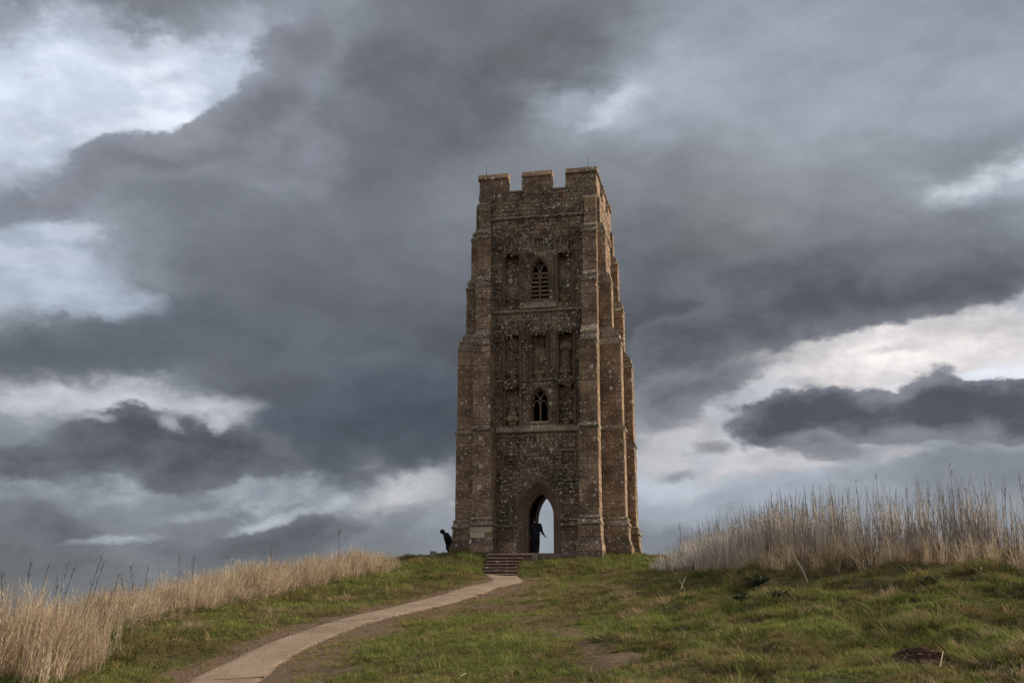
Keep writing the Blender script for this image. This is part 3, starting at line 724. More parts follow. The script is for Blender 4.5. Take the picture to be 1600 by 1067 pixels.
for k in range(4):
    for s in (-1, 1):
        mb = MB(); mled = MB()
        out_u = HW - .002 if k % 2 == 0 else HW - .006
        rows = []
        for p, z, fl in PROF:
            inn = inner_x(z) - fl
            ou = out_u + (fl if fl < .2 else 0)
            if k % 2 == 1 and s == (-1 if k == 1 else 1) or k % 2 == 0: ou = ou
            u_a, u_b = (-ou, -inn) if s < 0 else (inn, ou)
            p_ = max(p, 0)
            rows.append([(u_a, p_, z), (u_b, p_, z), (u_b, -.06, z), (u_a, -.06, z)])
        vs = [Fk(k, *q) for r_ in rows for q in r_]
        fs = []; fl_ = []
        for i in range(len(rows) - 1):
            for j in range(4):
                face = (i * 4 + j, i * 4 + (j + 1) % 4, i * 4 + 4 + (j + 1) % 4, i * 4 + 4 + j)
                fs.append(face)
                fl_.append(1 if abs(PROF[i + 1][1] - PROF[i][1]) < .5 and PROF[i][1] > 6 or 1.3 < PROF[i][1] < 1.82 else 0)
        fs.append(tuple(range(len(vs) - 4, len(vs)))); fl_.append(1)
        mb.add(vs, fs)
        bo = mb.build('buttress', M['mortar'], tower)
        bo.data.materials.append(M['ledge'])
        bo.data.polygons.foreach_set('material_index', fl_)
        stuff = MB()
        front = k == 0
        visflank = (k == 1 and s < 0) or (k == 3 and s > 0)   # the flanks of the side buttresses that look to the front
        for (z0, z1, hh, p) in SEGS:
            fl = .14 if z1 < .5 else .06 if z1 < 1.4 else 0
            zi = (z0 + z1) / 2; inn = inner_x(zi) - fl; ou = out_u + fl
            u0, u1 = (-ou, -inn) if s < 0 else (inn, ou)
            for ci, (a, b) in enumerate(courses(z0, z1, hh, .08)):
                if ci % 2 == 0: cuts = [u0, u1] if u1 - u0 < .9 else [u0, u0 + (u1 - u0) * random.uniform(.62, .7), u1]
                else: cuts = [u0, u0 + (u1 - u0) * random.uniform(.36, .46), u1]
                for c, d in zip(cuts[:-1], cuts[1:]):
                    if front:
                        fresh = s < 0 and .7 < a < 1.3 and (c + d) / 2 < -2.45
                        stone_obj(bo, k, (c + d) / 2, (a + b) / 2, d - c - .012, b - a - .012, p - .008, random.uniform(.016, .034), fresh); n_ind += 1
                    else: stone_mb(stuff, k, (c + d) / 2, (a + b) / 2, d - c - .012, b - a - .012, p - .008, random.uniform(.016, .034))
                # flanks: stones laid on a plane at right angles
                for side in (0, 1):
                    kk = (k + 3) % 4 if side == 0 else (k + 1) % 4     # flank facing -u / +u
                    uu = u0 if side == 0 else u1
                    n2 = 2 if p > .6 else 1
                    if p < .3: continue
                    cut2 = [0, p * (.5 + .18 * (1 if ci % 2 else -1)), p] if n2 == 2 else [0, p]
                    for c, d in zip(cut2[:-1], cut2[1:]):
                        ctr = Fk(k, uu, (c + d) / 2, (a + b) / 2)
                        # express this point in side kk's frame
                        if kk == 0: U, O = ctr[0], -ctr[1] - HW
                        elif kk == 1: U, O = ctr[1], ctr[0] - HW
                        elif kk == 2: U, O = -ctr[0], ctr[1] - HW
                        else: U, O = -ctr[1], -ctr[0] - HW
                        if visflank and kk == 0 and n_ind < 10 ** 6 and ((z0 > 1 and z1 < 11) or z0 < 1):
                            stone_obj(bo, kk, U, ctr[2], d - c - .012, b - a - .012, O - .008, random.uniform(.016, .03)); n_ind += 1
                        else: stone_mb(stuff, kk, U, ctr[2], d - c - .012, b - a - .012, O - .008, random.uniform(.016, .03))
        so = stuff.build('stonework', M['ashlar'], bo, fix=False); tag(so, kind='stuff')
print('single stones', n_ind)
if True:
    # lowest courses of stonework in the two front bays and the smooth slabs beside the door
    for (u, z, a, b) in SLABS:
        mb = MB(); mb.hexa([Fk(0, x, -.06, q) for x, q in rect(u - a + .02, u + a - .02, z - b + .02, z + b - .02)] + [Fk(0, x, -.02, q) for x, q in rect(u - a + .03, u + a - .03, z - b + .03, z + b - .03)])
        mb.build('smooth_panel', M['trim'], tower)

# ---- parapet
def block(name, k, u0, u1, o0, o1, z0, z1, m_, parent):
    mb = MB(); mb.hexa([Fk(k, u, o, z) for z in (z0, z1) for u, o in ((u0, o1), (u1, o1), (u1, o0), (u0, o0))]); return mb.build(name, M[m_], parent)
ZM = 20.74; CAPZ = 21.10
P_CAP = [(-.47, 0), (.07, 0), (.09, .08), (-.05, .36), (-.35, .36), (-.49, .08)]
def capping(k, u0, u1, z, parent, prof=P_CAP):
    return string('coping', k, u0, u1, z, prof, 'ashlar', 0, parent)
P_CREN = [(-.44, 0), (.06, 0), (.07, .04), (.0, .13), (-.40, .13)]
for k in range(4):
    lead = -HW if k % 2 == 0 else -HW + .402
    runs = [(lead + .003, -1.70), (-.80, .78), (1.66, -lead - .003)]
    for i, (a, b) in enumerate(runs):
        mo = block('merlon', k, a, b, -.4, 0, ZT, ZM, 'ashlar', tower)
        ov = .07
        a2 = a - (ov if i or k % 2 == 0 else -.09); b2 = b + (ov if i < 2 or k % 2 == 0 else -.09)
        capping(k, a2, b2, ZM, mo)
        # coping returns running down the open sides of the merlon
        for u, sg in ((a, -1), (b, 1)):
            if abs(u) > 2.6: continue
            block('coping', k, min(u, u + sg * .07), max(u, u + sg * .07), -.40, .05, ZT + .14, ZM - .004, 'ledge', mo)
        if k == 0:
            for (za, zb) in courses(ZT + .02, ZM - .02, .28):
                um = (a + b) / 2 + random.uniform(-.2, .2)
                for c, d in ((a + .02, um), (um, b - .02)): stone_obj(mo, 0, (c + d) / 2, (za + zb) / 2, d - c - .012, zb - za - .012, -.005, .02); n_ind += 1
    for a, b in ((-1.70, -.80), (.78, 1.66)): capping(k, a, b, ZT, tower, P_CREN)
for u in (-2.95, 2.82):
    mb = MB(); tube(mb, [(u, -HW + .2, CAPZ - .05), (u + .01, -HW + .2, CAPZ + .62)], [.016, .009], 5); mb.build('lightning_rod', M['iron'], tower)

# ---- the doorway: a run of mouldings swept round the arch
PRD = [(0, -.95), (0, -.52), (.03, -.47), (.08, -.47), (.10, -.40), (.15, -.38), (.17, -.33), (.16, -.29), (.22, -.22), (.26, -.21), (.28, -.15), (.33, -.12), (.36, -.05), (.40, -.03), (.43, .015), (.46, .02), (.47, .10), (.55, .13), (.62, .05), (.63, -.01)]
def sweep(name, rings, profo, m_, parent, k=0, du=0.0):
    mb = MB(); n = len(rings[0])
    mb.add([Fk(k, u + du, o, z) for r_, o in zip(rings, profo) for u, z in r_], [(i * n + j, i * n + j + 1, (i + 1) * n + j + 1, (i + 1) * n + j) for i in range(len(rings) - 1) for j in range(n - 1)])
    return mb.build(name, M[m_], parent, fix=True)
doorway = sweep('doorway', [door_ring(d) for d, _ in PRD[:16]], [o for _, o in PRD[:16]], 'trim', tower)
def hood_ring(d): return [(u, z) for u, z in door_ring(d) if z > 1.9]
sweep('hood_mould', [hood_ring(d) for d, _ in PRD[15:]], [o for _, o in PRD[15:]], 'trim', doorway)
for s in (-1, 1): block('hood_stop', 0, s * 1.21 - .10, s * 1.21 + .10, -.02, .12, 1.74, 1.97, 'ashlar', doorway)
block('threshold', 0, -1.06, 1.06, -.9, .05, -.2, .03, 'step', doorway)

# ---- windows
def bars(mb, pts, wdt, o0, o1, du=0.0, k=0):
    pts = np.array(pts, float); n = len(pts)
    d = np.gradient(pts, axis=0); d /= np.maximum(np.hypot(d[:, 0], d[:, 1])[:, None], 1e-9); nr = np.stack([-d[:, 1], d[:, 0]], -1) * wdt / 2
    A, B = pts + nr, pts - nr
    vs = []
    for a, b in zip(A, B): vs += [Fk(k, a[0] + du, o0, a[1]), Fk(k, b[0] + du, o0, b[1]), Fk(k, b[0] + du * 1, o1, b[1]), Fk(k, a[0] + du, o1, a[1])]
    # chamfer towards the front
    for i in range(n):
        a, b, c = A[i], B[i], pts[i]
        vs[i * 4 + 2] = Fk(k, c[0] + (b[0] - c[0]) * .55 + du, o1, c[1] + (b[1] - c[1]) * .55); vs[i * 4 + 3] = Fk(k, c[0] + (a[0] - c[0]) * .55 + du, o1, c[1] + (a[1] - c[1]) * .55)
    fs = [(i * 4 + j, i * 4 + (j + 1) % 4, i * 4 + 4 + (j + 1) % 4, i * 4 + 4 + j) for i in range(n - 1) for j in range(4)] + [(0, 1, 2, 3), tuple(range(n * 4 - 4, n * 4))]
    mb.add(vs, fs)
def window(k, du, hw, z0, spring, apex, louvres, m_='trim'):
    mb = MB()
    fr = arch_pts(hw, spring, apex, 10, z0)
    # splayed jamb
    ins = arch_pts(hw - .10, spring, apex - .13, 10, z0)
    n = len(fr); mb.add([Fk(k, u + du, .02, z) for u, z in fr] + [Fk(k, u + du, -.04, z) for u, z in arch_pts(hw - .03, spring, apex - .04, 10, z0)] + [Fk(k, u + du, -.22, z) for u, z in ins] + [Fk(k, u + du, -.45, z) for u, z in ins],
           [(r * n + j, r * n + j + 1, r * n + n + j + 1, r * n + n + j) for r in range(3) for j in range(n - 1)])
    wo = mb.build('window', M[m_], tower)
    block('sill', k, du - hw - .02, du + hw + .02, -.45, .05, z0 - .09, z0 + .03, 'ledge', wo)
    mb = MB(); h2 = hw - .10
    bars(mb, [(0, z0 + .03), (0, spring + .02)], .11, -.34, -.16, du, k); mb.build('mullion', M[m_], wo)
    mb = MB()
    R = 1.9 * h2; a = math.acos(1 - h2 * .5 / R) if False else None
    for s in (-1, 1):                              # Y tracery and pointed light heads
        arc = [(s * (h2 - h2 * math.cos(t)) * .98, spring - .02 + (apex - .20 - spring) * math.sin(t) * .92) for t in np.linspace(0, 1.25, 9)]
        bars(mb, arc, .085, -.33, -.17, du, k)
        lh = arch_pts(h2 / 2 - .02, spring - .22, spring + .14, 6)
        bars(mb, [(u + s * h2 / 2, z) for u, z in lh], .07, -.32, -.18, du, k)
    if louvres:
        bars(mb, [(.085 * math.cos(t), apex - .40 + .085 * math.sin(t)) for t in np.linspace(0, 2 * math.pi, 11)], .05, -.31, -.2, du, k)
    mb.build('tracery', M[m_], wo)
    if louvres:
        for s in (-1, 1):
            for i in range(7):
                z = z0 + .12 + i * .245
                if z > spring + .12: continue
                u0, u1 = (du + .06, du + h2) if s > 0 else (du - h2, du - .06)
                mb = MB(); mb.hexa([Fk(k, u0, -.26, z), Fk(k, u1, -.26, z), Fk(k, u1, -.46, z + .13), Fk(k, u0, -.46, z + .13), Fk(k, u0, -.24, z + .065), Fk(k, u1, -.24, z + .065), Fk(k, u1, -.45, z + .20), Fk(k, u0, -.45, z + .20)])
                mb.build('louvre', M['step'], wo)
    return wo
window(0, .08, .57, 13.5, 15.0, 16.0, True); window(0, .06, .49, 6.88, 7.95, 8.74, False)
for k in (1, 2, 3): window(k, 0, .57, 13.5, 15.0, 16.0, True)
for k in (1, 3): window(k, 0, .4, 6.9, 8.0, 8.7, False)
# hood over the low window
def win_hood(du, hw, spring, apex):
    sweep('hood_mould', [arch_pts(hw + d, spring, apex + d * 1.15, 10) for d in (-.005, 0, .05, .08, .08)], [.0, .05, .07, .03, -.01], 'trim', tower, 0, du)
win_hood(.06, .50, 7.95, 8.76); win_hood(.08, .58, 15.0, 16.02)

# ---- niches
def loft(mb, rings, cap=True):
    n = len(rings[0]); vs = [p for r_ in rings for p in r_]
    fs = [(i * n + j, i * n + (j + 1) % n, (i + 1) * n + (j + 1) % n, (i + 1) * n + j) for i in range(len(rings) - 1) for j in range(n)]
    if cap: fs += [tuple(range(n))[::-1], tuple(range(len(vs) - n, len(vs)))]
    mb.add(vs, fs)
def half_oct(u, r, d, z, back=-.1):
    return [Fk(0, u - r, back, z), Fk(0, u - r, d * .45, z), Fk(0, u - r * .45, d, z), Fk(0, u + r * .45, d, z), Fk(0, u + r, d * .45, z), Fk(0, u + r, back, z)]
rn = random.Random(3)
def crockets(mb, u, o, z, n, s):
    for _ in range(n):
        a, b, c = u + rn.uniform(-s, s), o + rn.uniform(-.01, .03), z + rn.uniform(-s * .6, s * .6); r = rn.uniform(.025, .06)
        mb.hexa([Fk(0, a + x * r, b + y * r, c + q * r) for q in (-1, 1) for x, y in ((-1, 1), (1, 1), (.8, -1), (-.8, -1))])
def figure(u, z0, h, headless, parent, broken=False):
    mb = MB(); N = 14; rings = []
    prof = [(0, .21, .13), (.04, .22, .14), (.25, .19, .13), (.45, .20, .14), (.60, .25, .15), (.72, .27, .14), (.79, .22, .11), (.83, .09, .08), (.86, .07, .07)] if not broken else [(0, .22, .16), (.3, .2, .15), (.6, .16, .13), (.8, .12, .09), (1.0, .05, .05)]
    if not headless: prof += [(.86, .075, .08), (.92, .085, .09), (.97, .06, .06), (1.0, .02, .02)]
    top = prof[-1][0]
    for i in range(41):
        t = i / 40 * top; a = np.interp(t, [q[0] for q in prof], [q[1] for q in prof]); b = np.interp(t, [q[0] for q in prof], [q[2] for q in prof])
        rings.append([Fk(0, u + a * math.cos(2 * math.pi * j / N) * (1 + .10 * math.sin(j * 2.4 + t * 5) * (t < .75)), -.05 + b * math.sin(2 * math.pi * j / N) * (1 + .12 * math.cos(j * 3.1)), z0 + t * h) for j in range(N)])
    loft(mb, rings)
    if not broken:                                 # folded arms and cope edges
        for s in (-1, 1): tube(mb, [Fk(0, u + s * .24, -.02, z0 + .74 * h), Fk(0, u + s * .25, .08, z0 + .56 * h), Fk(0, u + s * .03, .15, z0 + .62 * h)], [.075, .07, .05], 6)
        for s in (-.07, .02, .10): tube(mb, [Fk(0, u + s, .09, z0 + .55 * h), Fk(0, u + s * 1.6, .09, z0 + .03 * h)], [.02, .035], 5)
    return mb.build('statue', M['trim'] if not broken else M['rubble'], parent, smooth=False)
for i, (u, hw, z0, z1, zt) in enumerate(NICHES):
    mb = MB(); n = len(HOLES['n%d' % i])
    # moulded surround
    o_in, o_out = HOLES['n%d' % i], scaled(HOLES['n%d' % i], .06)
    mb.add([Fk(0, a, .0, b) for a, b in o_out] + [Fk(0, a, .05, b) for a, b in o_out] + [Fk(0, a, .05, b) for a, b in o_in] + [Fk(0, a, -.05, b) for a, b in o_in],
           [(r_ * n + j, r_ * n + (j + 1) % n, r_ * n + n + (j + 1) % n, r_ * n + n + j) for r_ in range(3) for j in range(n)])
    no = mb.build('niche', M['trim'], tower)
    bk = MB(); bk.add([Fk(0, a, -.22, b) for a, b in o_in], [tuple(range(n))]); bk.build('back', M['mortar'], no)
    bk = MB(); lay(bk, 0, u - hw, u + hw, z0 + .02, z1 - .24, .34, .34, .5, -.22, (), (.008, .02)); tag(bk.build('back_stonework', M['rubble'], no, fix=False), kind='stuff')
    for s in (-1, 1):                              # slender shafts either side
        mb = MB(); tube(mb, [Fk(0, u + s * (hw + .10), .06, z0 - .05), Fk(0, u + s * (hw + .10), .06, min(z1 + .1, zt))], .042, 6); mb.build('shaft', M['trim'], no)
    mb = MB(); zc = z1 - .02                       # nodding canopy
    loft(mb, [half_oct(u, hw * .6, .08, zc + .02), half_oct(u, hw * 1.0, .44, zc - .14), half_oct(u, hw * 1.1, .50, zc - .02), half_oct(u, hw * .95, .36, zc + .14), half_oct(u, hw * .5, .16, zc + .30)])
    crockets(mb, u, .46, zc + .0, 16, hw * .95); crockets(mb, u, .42, zc - .14, 9, hw * .9); crockets(mb, u, .24, zc + .25, 8, hw * .6)
    if zt > z1 + .6:                               # tall crocketed spire
        loft(mb, [half_oct(u, hw * .5, .16, zc + .28), half_oct(u, hw * .3, .14, zc + .75), half_oct(u, .03, .05, zt)])
        for q in range(6):
            for s in (-1, 1): crockets(mb, u + s * hw * (.62 - q * .075), .14, zc + .35 + q * .13, 2, .04)
        for s in (-1, 1): tube(mb, [Fk(0, u + s * hw * 1.1, .06, zc), Fk(0, u + s * hw * 1.1, .05, zc + .85)], [.065, .02], 5)
    mb.build('canopy', M['rubble'], no)
    mb = MB(); big = i == 5                        # corbel
    k_ = 1.0 if not big else 1.15
    loft(mb, [half_oct(u, .05, .04, z0 - .28 if i > 1 else z0 - .05), half_oct(u, .14 * k_, .12, z0 + .02), half_oct(u, .17 * k_, .16, z0 + .06), half_oct(u, .20 * k_, .17, z0 + .14), half_oct(u, .29 * k_, .25, z0 + .20), half_oct(u, .29 * k_, .25, z0 + .27), half_oct(u, .2, .15, z0 + .30)], True)
    mb.build('corbel', M['ashlar'], no)
    if i == 4: figure(u, z0 + .44, 1.78, True, no); mb = MB(); loft(mb, [half_oct(u, .22, .2, z0 + .28), half_oct(u, .2, .18, z0 + .45)]); mb.build('pedestal', M['trim'], no)
    if i == 5: figure(u, z0 + .44, .95, True, no, True); mb = MB(); loft(mb, [half_oct(u, .34, .28, z0 + .25), half_oct(u, .36, .3, z0 + .36), half_oct(u, .24, .2, z0 + .5)]); mb.build('pedestal', M['ashlar'], no)
# plain shafts that divide the face of the tower into panels
for u, a, b in ((-1.0, 6.7, 9.05), (1.02, 6.7, 9.05), (-.55, 9.25, 12.0), (.65, 9.25, 12.0), (-1.9, 6.7, 9.05), (2.02, 6.7, 9.05), (2.02, 9.25, 12.0), (-.72, 13.5, 15.9), (.92, 13.5, 15.9), (-1.98, 13.1, 16.2), (2.04, 13.1, 16.2)):
    mb = MB(); tube(mb, [Fk(0, u, .035, a), Fk(0, u, .035, b)], .04, 6); mb.build('wall_shaft', M['trim'], tower)
for u in (-.95, .95):
    pass

# ---- carved panels
def carved(u, z, a, b):
    mb = MB()
    o_in = rect(u - a, u + a, z - b, z + b); o_out = rect(u - a - .05, u + a + .05, z - b - .05, z + b + .05)
    mb.add([Fk(0, *p[:1], .0, p[1]) for p in o_out] + [Fk(0, p[0], .045, p[1]) for p in o_out] + [Fk(0, p[0], .045, p[1]) for p in o_in] + [Fk(0, p[0], -.06, p[1]) for p in o_in],
           [(r_ * 4 + j, r_ * 4 + (j + 1) % 4, r_ * 4 + 4 + (j + 1) % 4, r_ * 4 + 4 + j) for r_ in range(3) for j in range(4)])
    return mb.build('carved_panel', M['ashlar'], tower)
pl = carved(*PANELS[0]); mb = MB(); u, z = PANELS[0][:2]      # a beast and a crouching figure
def blob(mb, c, r, n=8):
    loft(mb, [[Fk(0, c[0] + r[0] * math.cos(2 * math.pi * j / n) * math.cos(t), c[1] + r[1] * math.sin(t), c[2] + r[2] * math.sin(2 * math.pi * j / n) * math.cos(t)) for j in range(n)] for t in np.linspace(-1.3, 1.4, 6)])
blob(mb, (u + .05, -.08, z + .03), (.16, .09, .08)); blob(mb, (u - .15, -.08, z + .1), (.06, .08, .06)); blob(mb, (u + .2, -.08, z - .12), (.07, .08, .12))
for x in (-.08, -.03, .12, .17): tube(mb, [Fk(0, u + x, -.05, z), Fk(0, u + x + .01, -.05, z - .22)], .022, 5)
tube(mb, [Fk(0, u - .26, -.06, z + .24), Fk(0, u + .27, -.06, z + .25)], .02, 5)
mb.build('relief', M['ashlar'], pl).location = (0, -.05, 0)
pl = carved(*PANELS[1]); mb = MB(); u, z = PANELS[1][:2]      # a winged figure with scales
blob(mb, (u - .02, -.08, z - .05), (.08, .1, .2)); blob(mb, (u - .02, -.07, z + .2), (.055, .09, .06))
for s in (-1, 1):
    tube(mb, [Fk(0, u, -.05, z + .12), Fk(0, u + s * .17, -.04, z + .18), Fk(0, u + s * .24, -.05, z - .1)], [.03, .045, .02], 6)
    tube(mb, [Fk(0, u + s * .20, -.05, z - .05), Fk(0, u + s * .21, -.05, z - .24)], .02, 5); blob(mb, (u + s * .2, -.07, z - .24), (.09, .08, .035))
mb.build('relief', M['ashlar'], pl).location = (0, -.05, 0)
pl = carved(*PANELS[2]); mb = MB(); u, z = PANELS[2][:2]      # carved upright stroke and two twisted strokes
tube(mb, [Fk(0, u - .16, -.05, z - .2), Fk(0, u - .16, -.05, z + .2)], .028, 6)
tube(mb, [Fk(0, u - .07, -.05, z - .18), Fk(0, u - .07, -.05, z + .2)], .022, 6)
S_ = lambda cx, r: [Fk(0, cx + r * math.sin(t) * (1 if t < math.pi * 1.5 else 1), -.05, z + .19 - .38 * t / (2 * math.pi)) for t in np.linspace(0, 2 * math.pi, 13)]
tube(mb, S_(u + .05, .055), .026, 6); tube(mb, [Fk(0, u + .16 - .06 * math.sin(t), -.05, z + .19 - .38 * t / (2 * math.pi)) for t in np.linspace(0, 2 * math.pi, 13)], .026, 6)
mb.build('relief', M['ashlar'], pl).location = (0, -.05, 0)

# ------------------------------------------------------------------ steps
steps = empty('stone_steps', ((STX0 + STX1) / 2, STEP_Y0, 4.50))
tag(steps, 'flight of worn stone steps climbing the bank from the path to the tower door', 'steps')
sx0, sx1 = STX0 - (STX0 + STX1) / 2, STX1 - (STX0 + STX1) / 2
rs = (ZST - 4.50) / 7; td = (STEP_Y1 - STEP_Y0) / 7
for i in range(7):
    z1 = (i + 1) * rs + random.uniform(-.012, .012); y0 = i * td; wx = random.uniform(-.06, .06)
    xr = sx1 + wx + (0, 0, 0, .0, .08, .25, .75)[i]; xl = sx0 + wx + (0, 0, .02, .06, .1, .16, .22)[i]
    sk = random.uniform(-.02, .03); dep_ = td + .25 if i < 6 else .7
    mb = MB(); q = [(xl + .03, y0 + sk + .05), (xr - .03, y0 - sk * .5 + .05), (xr, y0 + dep_), (xl, y0 + dep_)]
    mb.hexa([(x, y, z1 - .36) for x, y in q] + [(x, y, z1 - .06) for x, y in q])
    o = mb.build('step', M['riser'], steps)
    N_ = 5; xs_ = np.linspace(xl, xr, N_ + 1)
    for j in range(N_):                            # each tread is a row of worn slabs with a nosing
        mb = MB(); dj = random.uniform(-.018, .018); q = [(xs_[j] + .006, y0 + dj), (xs_[j + 1] - .006, y0 + dj), (xs_[j + 1] - .006, y0 + dep_), (xs_[j] + .006, y0 + dep_)]; zj = z1 + random.uniform(-.01, .008)
        mb.hexa([(x, y, z1 - .058) for x, y in q] + [(x, y, zj) for x, y in q]); t_ = mb.build('tread_slab', M['step'], o)
        bv = t_.modifiers.new('edge', 'BEVEL'); bv.width = .014; bv.segments = 1
# paving between the top step and the door
pav = [(-.60, 59.7, 1.3, 1.0), (.70, 59.75, 1.25, .9), (1.9, 59.9, 1.1, .8), (.5, 60.6, 1.5, .75), (1.75, 60.7, .95, .75), (2.85, 60.2, .8, .7)]
for (x, y, a, b) in pav:
    mb = MB(); zz = ZST + (ZB - ZST) * min(1, max(0, (y - 59.3) / 1.4)) + random.uniform(-.012, .012); q = [(x - a / 2, y - b / 2), (x + a / 2 - .02, y - b / 2 - .03), (x + a / 2 - .02, y + b / 2 - .02), (x - a / 2, y + b / 2 - .02)]
    mb.hexa([(u - (STX0 + STX1) / 2, v - STEP_Y0, zz - .30 - 4.50) for u, v in q] + [(u - (STX0 + STX1) / 2, v - STEP_Y0, zz - 4.50) for u, v in q])
    mb.build('landing_slab', M['step'], steps)

# ------------------------------------------------------------------ grass kinds (instanced as masses nobody could count)
def leaf_mat(name, ca, cb, trans=.3, gloss=.75, grey_top=None):
    m = bpy.data.materials.new(name); m.use_nodes = True
    t = NT(m.node_tree); t.n.clear()
    tint = t.node('ShaderNodeAttribute', attribute_type='INSTANCER', attribute_name='tint').outputs['Fac']
    isl = t.node('ShaderNodeNewGeometry').outputs['Random Per Island']
    v = t.math('ADD', t.math('MULTIPLY', tint, .65), t.math('MULTIPLY', isl, .35))
    c = t.mix(v, ca, cb)
    if grey_top:
        oz = t.node('ShaderNodeSeparateXYZ', ins={0: t.node('ShaderNodeTexCoord').outputs['Object']}).outputs[2]
        c = t.mix(t.smooth(oz, grey_top[0], grey_top[1]), c, grey_top[2])
    d = t.node('ShaderNodeBsdfDiffuse', ins={0: c}); tr = t.node('ShaderNodeBsdfTranslucent', ins={0: c})
    mx = t.node('ShaderNodeMixShader', ins={0: trans, 1: d.outputs[0], 2: tr.outputs[0]})
    t.l.new(mx.outputs[0], t.node('ShaderNodeOutputMaterial').inputs[0])
    return m
M['green'] = leaf_mat('green_blades', (.040, .058, .015), (.245, .265, .078))
M['olive'] = leaf_mat('olive_blades', (.080, .064, .024), (.33, .265, .12))
M['straw'] = leaf_mat('straw_blades', (.24, .17, .095), (.44, .34, .22))
M['brown'] = leaf_mat('brown_blades', (.13, .085, .048), (.36, .25, .155))
M['reed'] = leaf_mat('pale_stems', (.12, .092, .078), (.86, .765, .68), .15, grey_top=(1.3, 1.95, (.15, .125, .11)))  # stem tops greyed: dead heads, plus backlit darkening put into the colour
M['lstraw'] = leaf_mat('long_straw', (.23, .155, .095), (.70, .575, .42), .35, grey_top=(1.15, 1.6, (.20, .165, .14)))

def blade(mb, x, y, h, lean, ang, wd, seg=3, curl=1.7, z0=0.0):
    dx, dy = math.cos(ang), math.sin(ang); sx, sy = -dy * wd / 2, dx * wd / 2
    ta = random.uniform(-.9, .9); sx, sy = sx * math.cos(ta) + dx * wd / 2 * math.sin(ta), sy * math.cos(ta) + dy * wd / 2 * math.sin(ta)
    vs = []
    for i in range(seg):
        t = i / seg; l = lean * t ** curl; z = h * (t - .25 * lean / max(h, .01) * t * t * .5); k = 1 - .55 * t
        vs += [(x + dx * l - sx * k, y + dy * l - sy * k, z0 + z), (x + dx * l + sx * k, y + dy * l + sy * k, z0 + z)]
    vs.append((x + dx * lean, y + dy * lean, z0 + h * (1 - .125 * lean / max(h, .01))))
    fs = [(2 * i, 2 * i + 1, 2 * i + 3, 2 * i + 2) for i in range(seg - 1)] + [(2 * seg - 2, 2 * seg - 1, 2 * seg)]
    mb.add(vs, fs)
def variants(name, mat_, count, fn):
    c = bpy.data.collections.new(name)
    for i in range(count):
        mb = MB(); fn(mb, i); o = bpy.data.objects.new('%s_clump' % name, mb.mesh(name, mat_)); c.objects.link(o)
    return c
def scatter(name, coll, nv, pos, rot, scl, tint, parent=None, mat_=None):
    n = len(pos)
    me = bpy.data.meshes.new(name); me.vertices.add(n); me.vertices.foreach_set('co', np.asarray(pos, np.float32).ravel())
    me.attributes.new('rot', 'FLOAT_VECTOR', 'POINT').data.foreach_set('vector', np.asarray(rot, np.float32).ravel())
    me.attributes.new('scl', 'FLOAT_VECTOR', 'POINT').data.foreach_set('vector', np.asarray(scl, np.float32).ravel())
    me.attributes.new('tint', 'FLOAT', 'POINT').data.foreach_set('value', np.asarray(tint, np.float32))
    me.attributes.new('pick', 'INT', 'POINT').data.foreach_set('value', RNG.integers(0, nv, n).astype(np.int32))
    o = bpy.data.objects.new(name, me); COL.objects.link(o); tag(o, kind='stuff')
    g = bpy.data.node_groups.new(name, 'GeometryNodeTree')
    g.interface.new_socket('Geometry', in_out='INPUT', socket_type='NodeSocketGeometry'); g.interface.new_socket('Geometry', in_out='OUTPUT', socket_type='NodeSocketGeometry')
    N, Lk = g.nodes, g.links
    gi, go = N.new('NodeGroupInput'), N.new('NodeGroupOutput')
    ci = N.new('GeometryNodeCollectionInfo'); ci.inputs[0].default_value = coll; ci.inputs['Separate Children'].default_value = True; ci.inputs['Reset Children'].default_value = True
    ip = N.new('GeometryNodeInstanceOnPoints'); ip.inputs['Pick Instance'].default_value = True
    def attr(nm, ty):
        a = N.new('GeometryNodeInputNamedAttribute'); a.data_type = ty; a.inputs[0].default_value = nm; return a.outputs['Attribute']
    e2r = N.new('FunctionNodeEulerToRotation')
    Lk.new(attr('rot', 'FLOAT_VECTOR'), e2r.inputs[0])
    Lk.new(gi.outputs[0], ip.inputs['Points']); Lk.new(ci.outputs[0], ip.inputs['Instance']); Lk.new(attr('pick', 'INT'), ip.inputs['Instance Index'])
    Lk.new(e2r.outputs[0], ip.inputs['Rotation']); Lk.new(attr('scl', 'FLOAT_VECTOR'), ip.inputs['Scale']); Lk.new(ip.outputs[0], go.inputs[0])
    md = o.modifiers.new('scatter', 'NODES'); md.node_group = g
    return o
def random_ground(nmax, y0=17.5, y1=61.5, pad=.13):
    # positions thinned so that each square metre of the slope facing the path gets its share
    y = RNG.uniform(y0, y1, nmax); x = RNG.uniform(-1, 1, nmax) * (.4372 + pad) * 1.03 * y
    keep = RNG.random(nmax) < (y / y1)
    x, y = x[keep], y[keep]
    keep = RNG.random(len(x)) < np.clip(.30 + .9 * (28 / y) ** 1.1, 0, 1)
    return x[keep], y[keep]
def tower_clear(x, y, m_=.3):
    rx = (x - TC[0]) * EX[0] + (y - TC[1]) * EX[1]; ry = (x - TC[0]) * EY[0] + (y - TC[1]) * EY[1]
    a = HW + 1.45 + m_
    body = (np.abs(rx) < HW + m_) & (np.abs(ry) < HW + m_)
    bu = (np.abs(rx) < a) & (np.abs(ry) < a) & (np.minimum(np.abs(rx), np.abs(ry)) > 1.9) & (np.minimum(np.abs(rx), np.abs(ry)) < HW + m_)
    return ~(body | bu)
KEEP = [hit(*p) for p in [(1186,909),(1216,938),(1158,938),(1455,912)]] + [(ray(677, 866)[0] * 60.6, 60.3)]
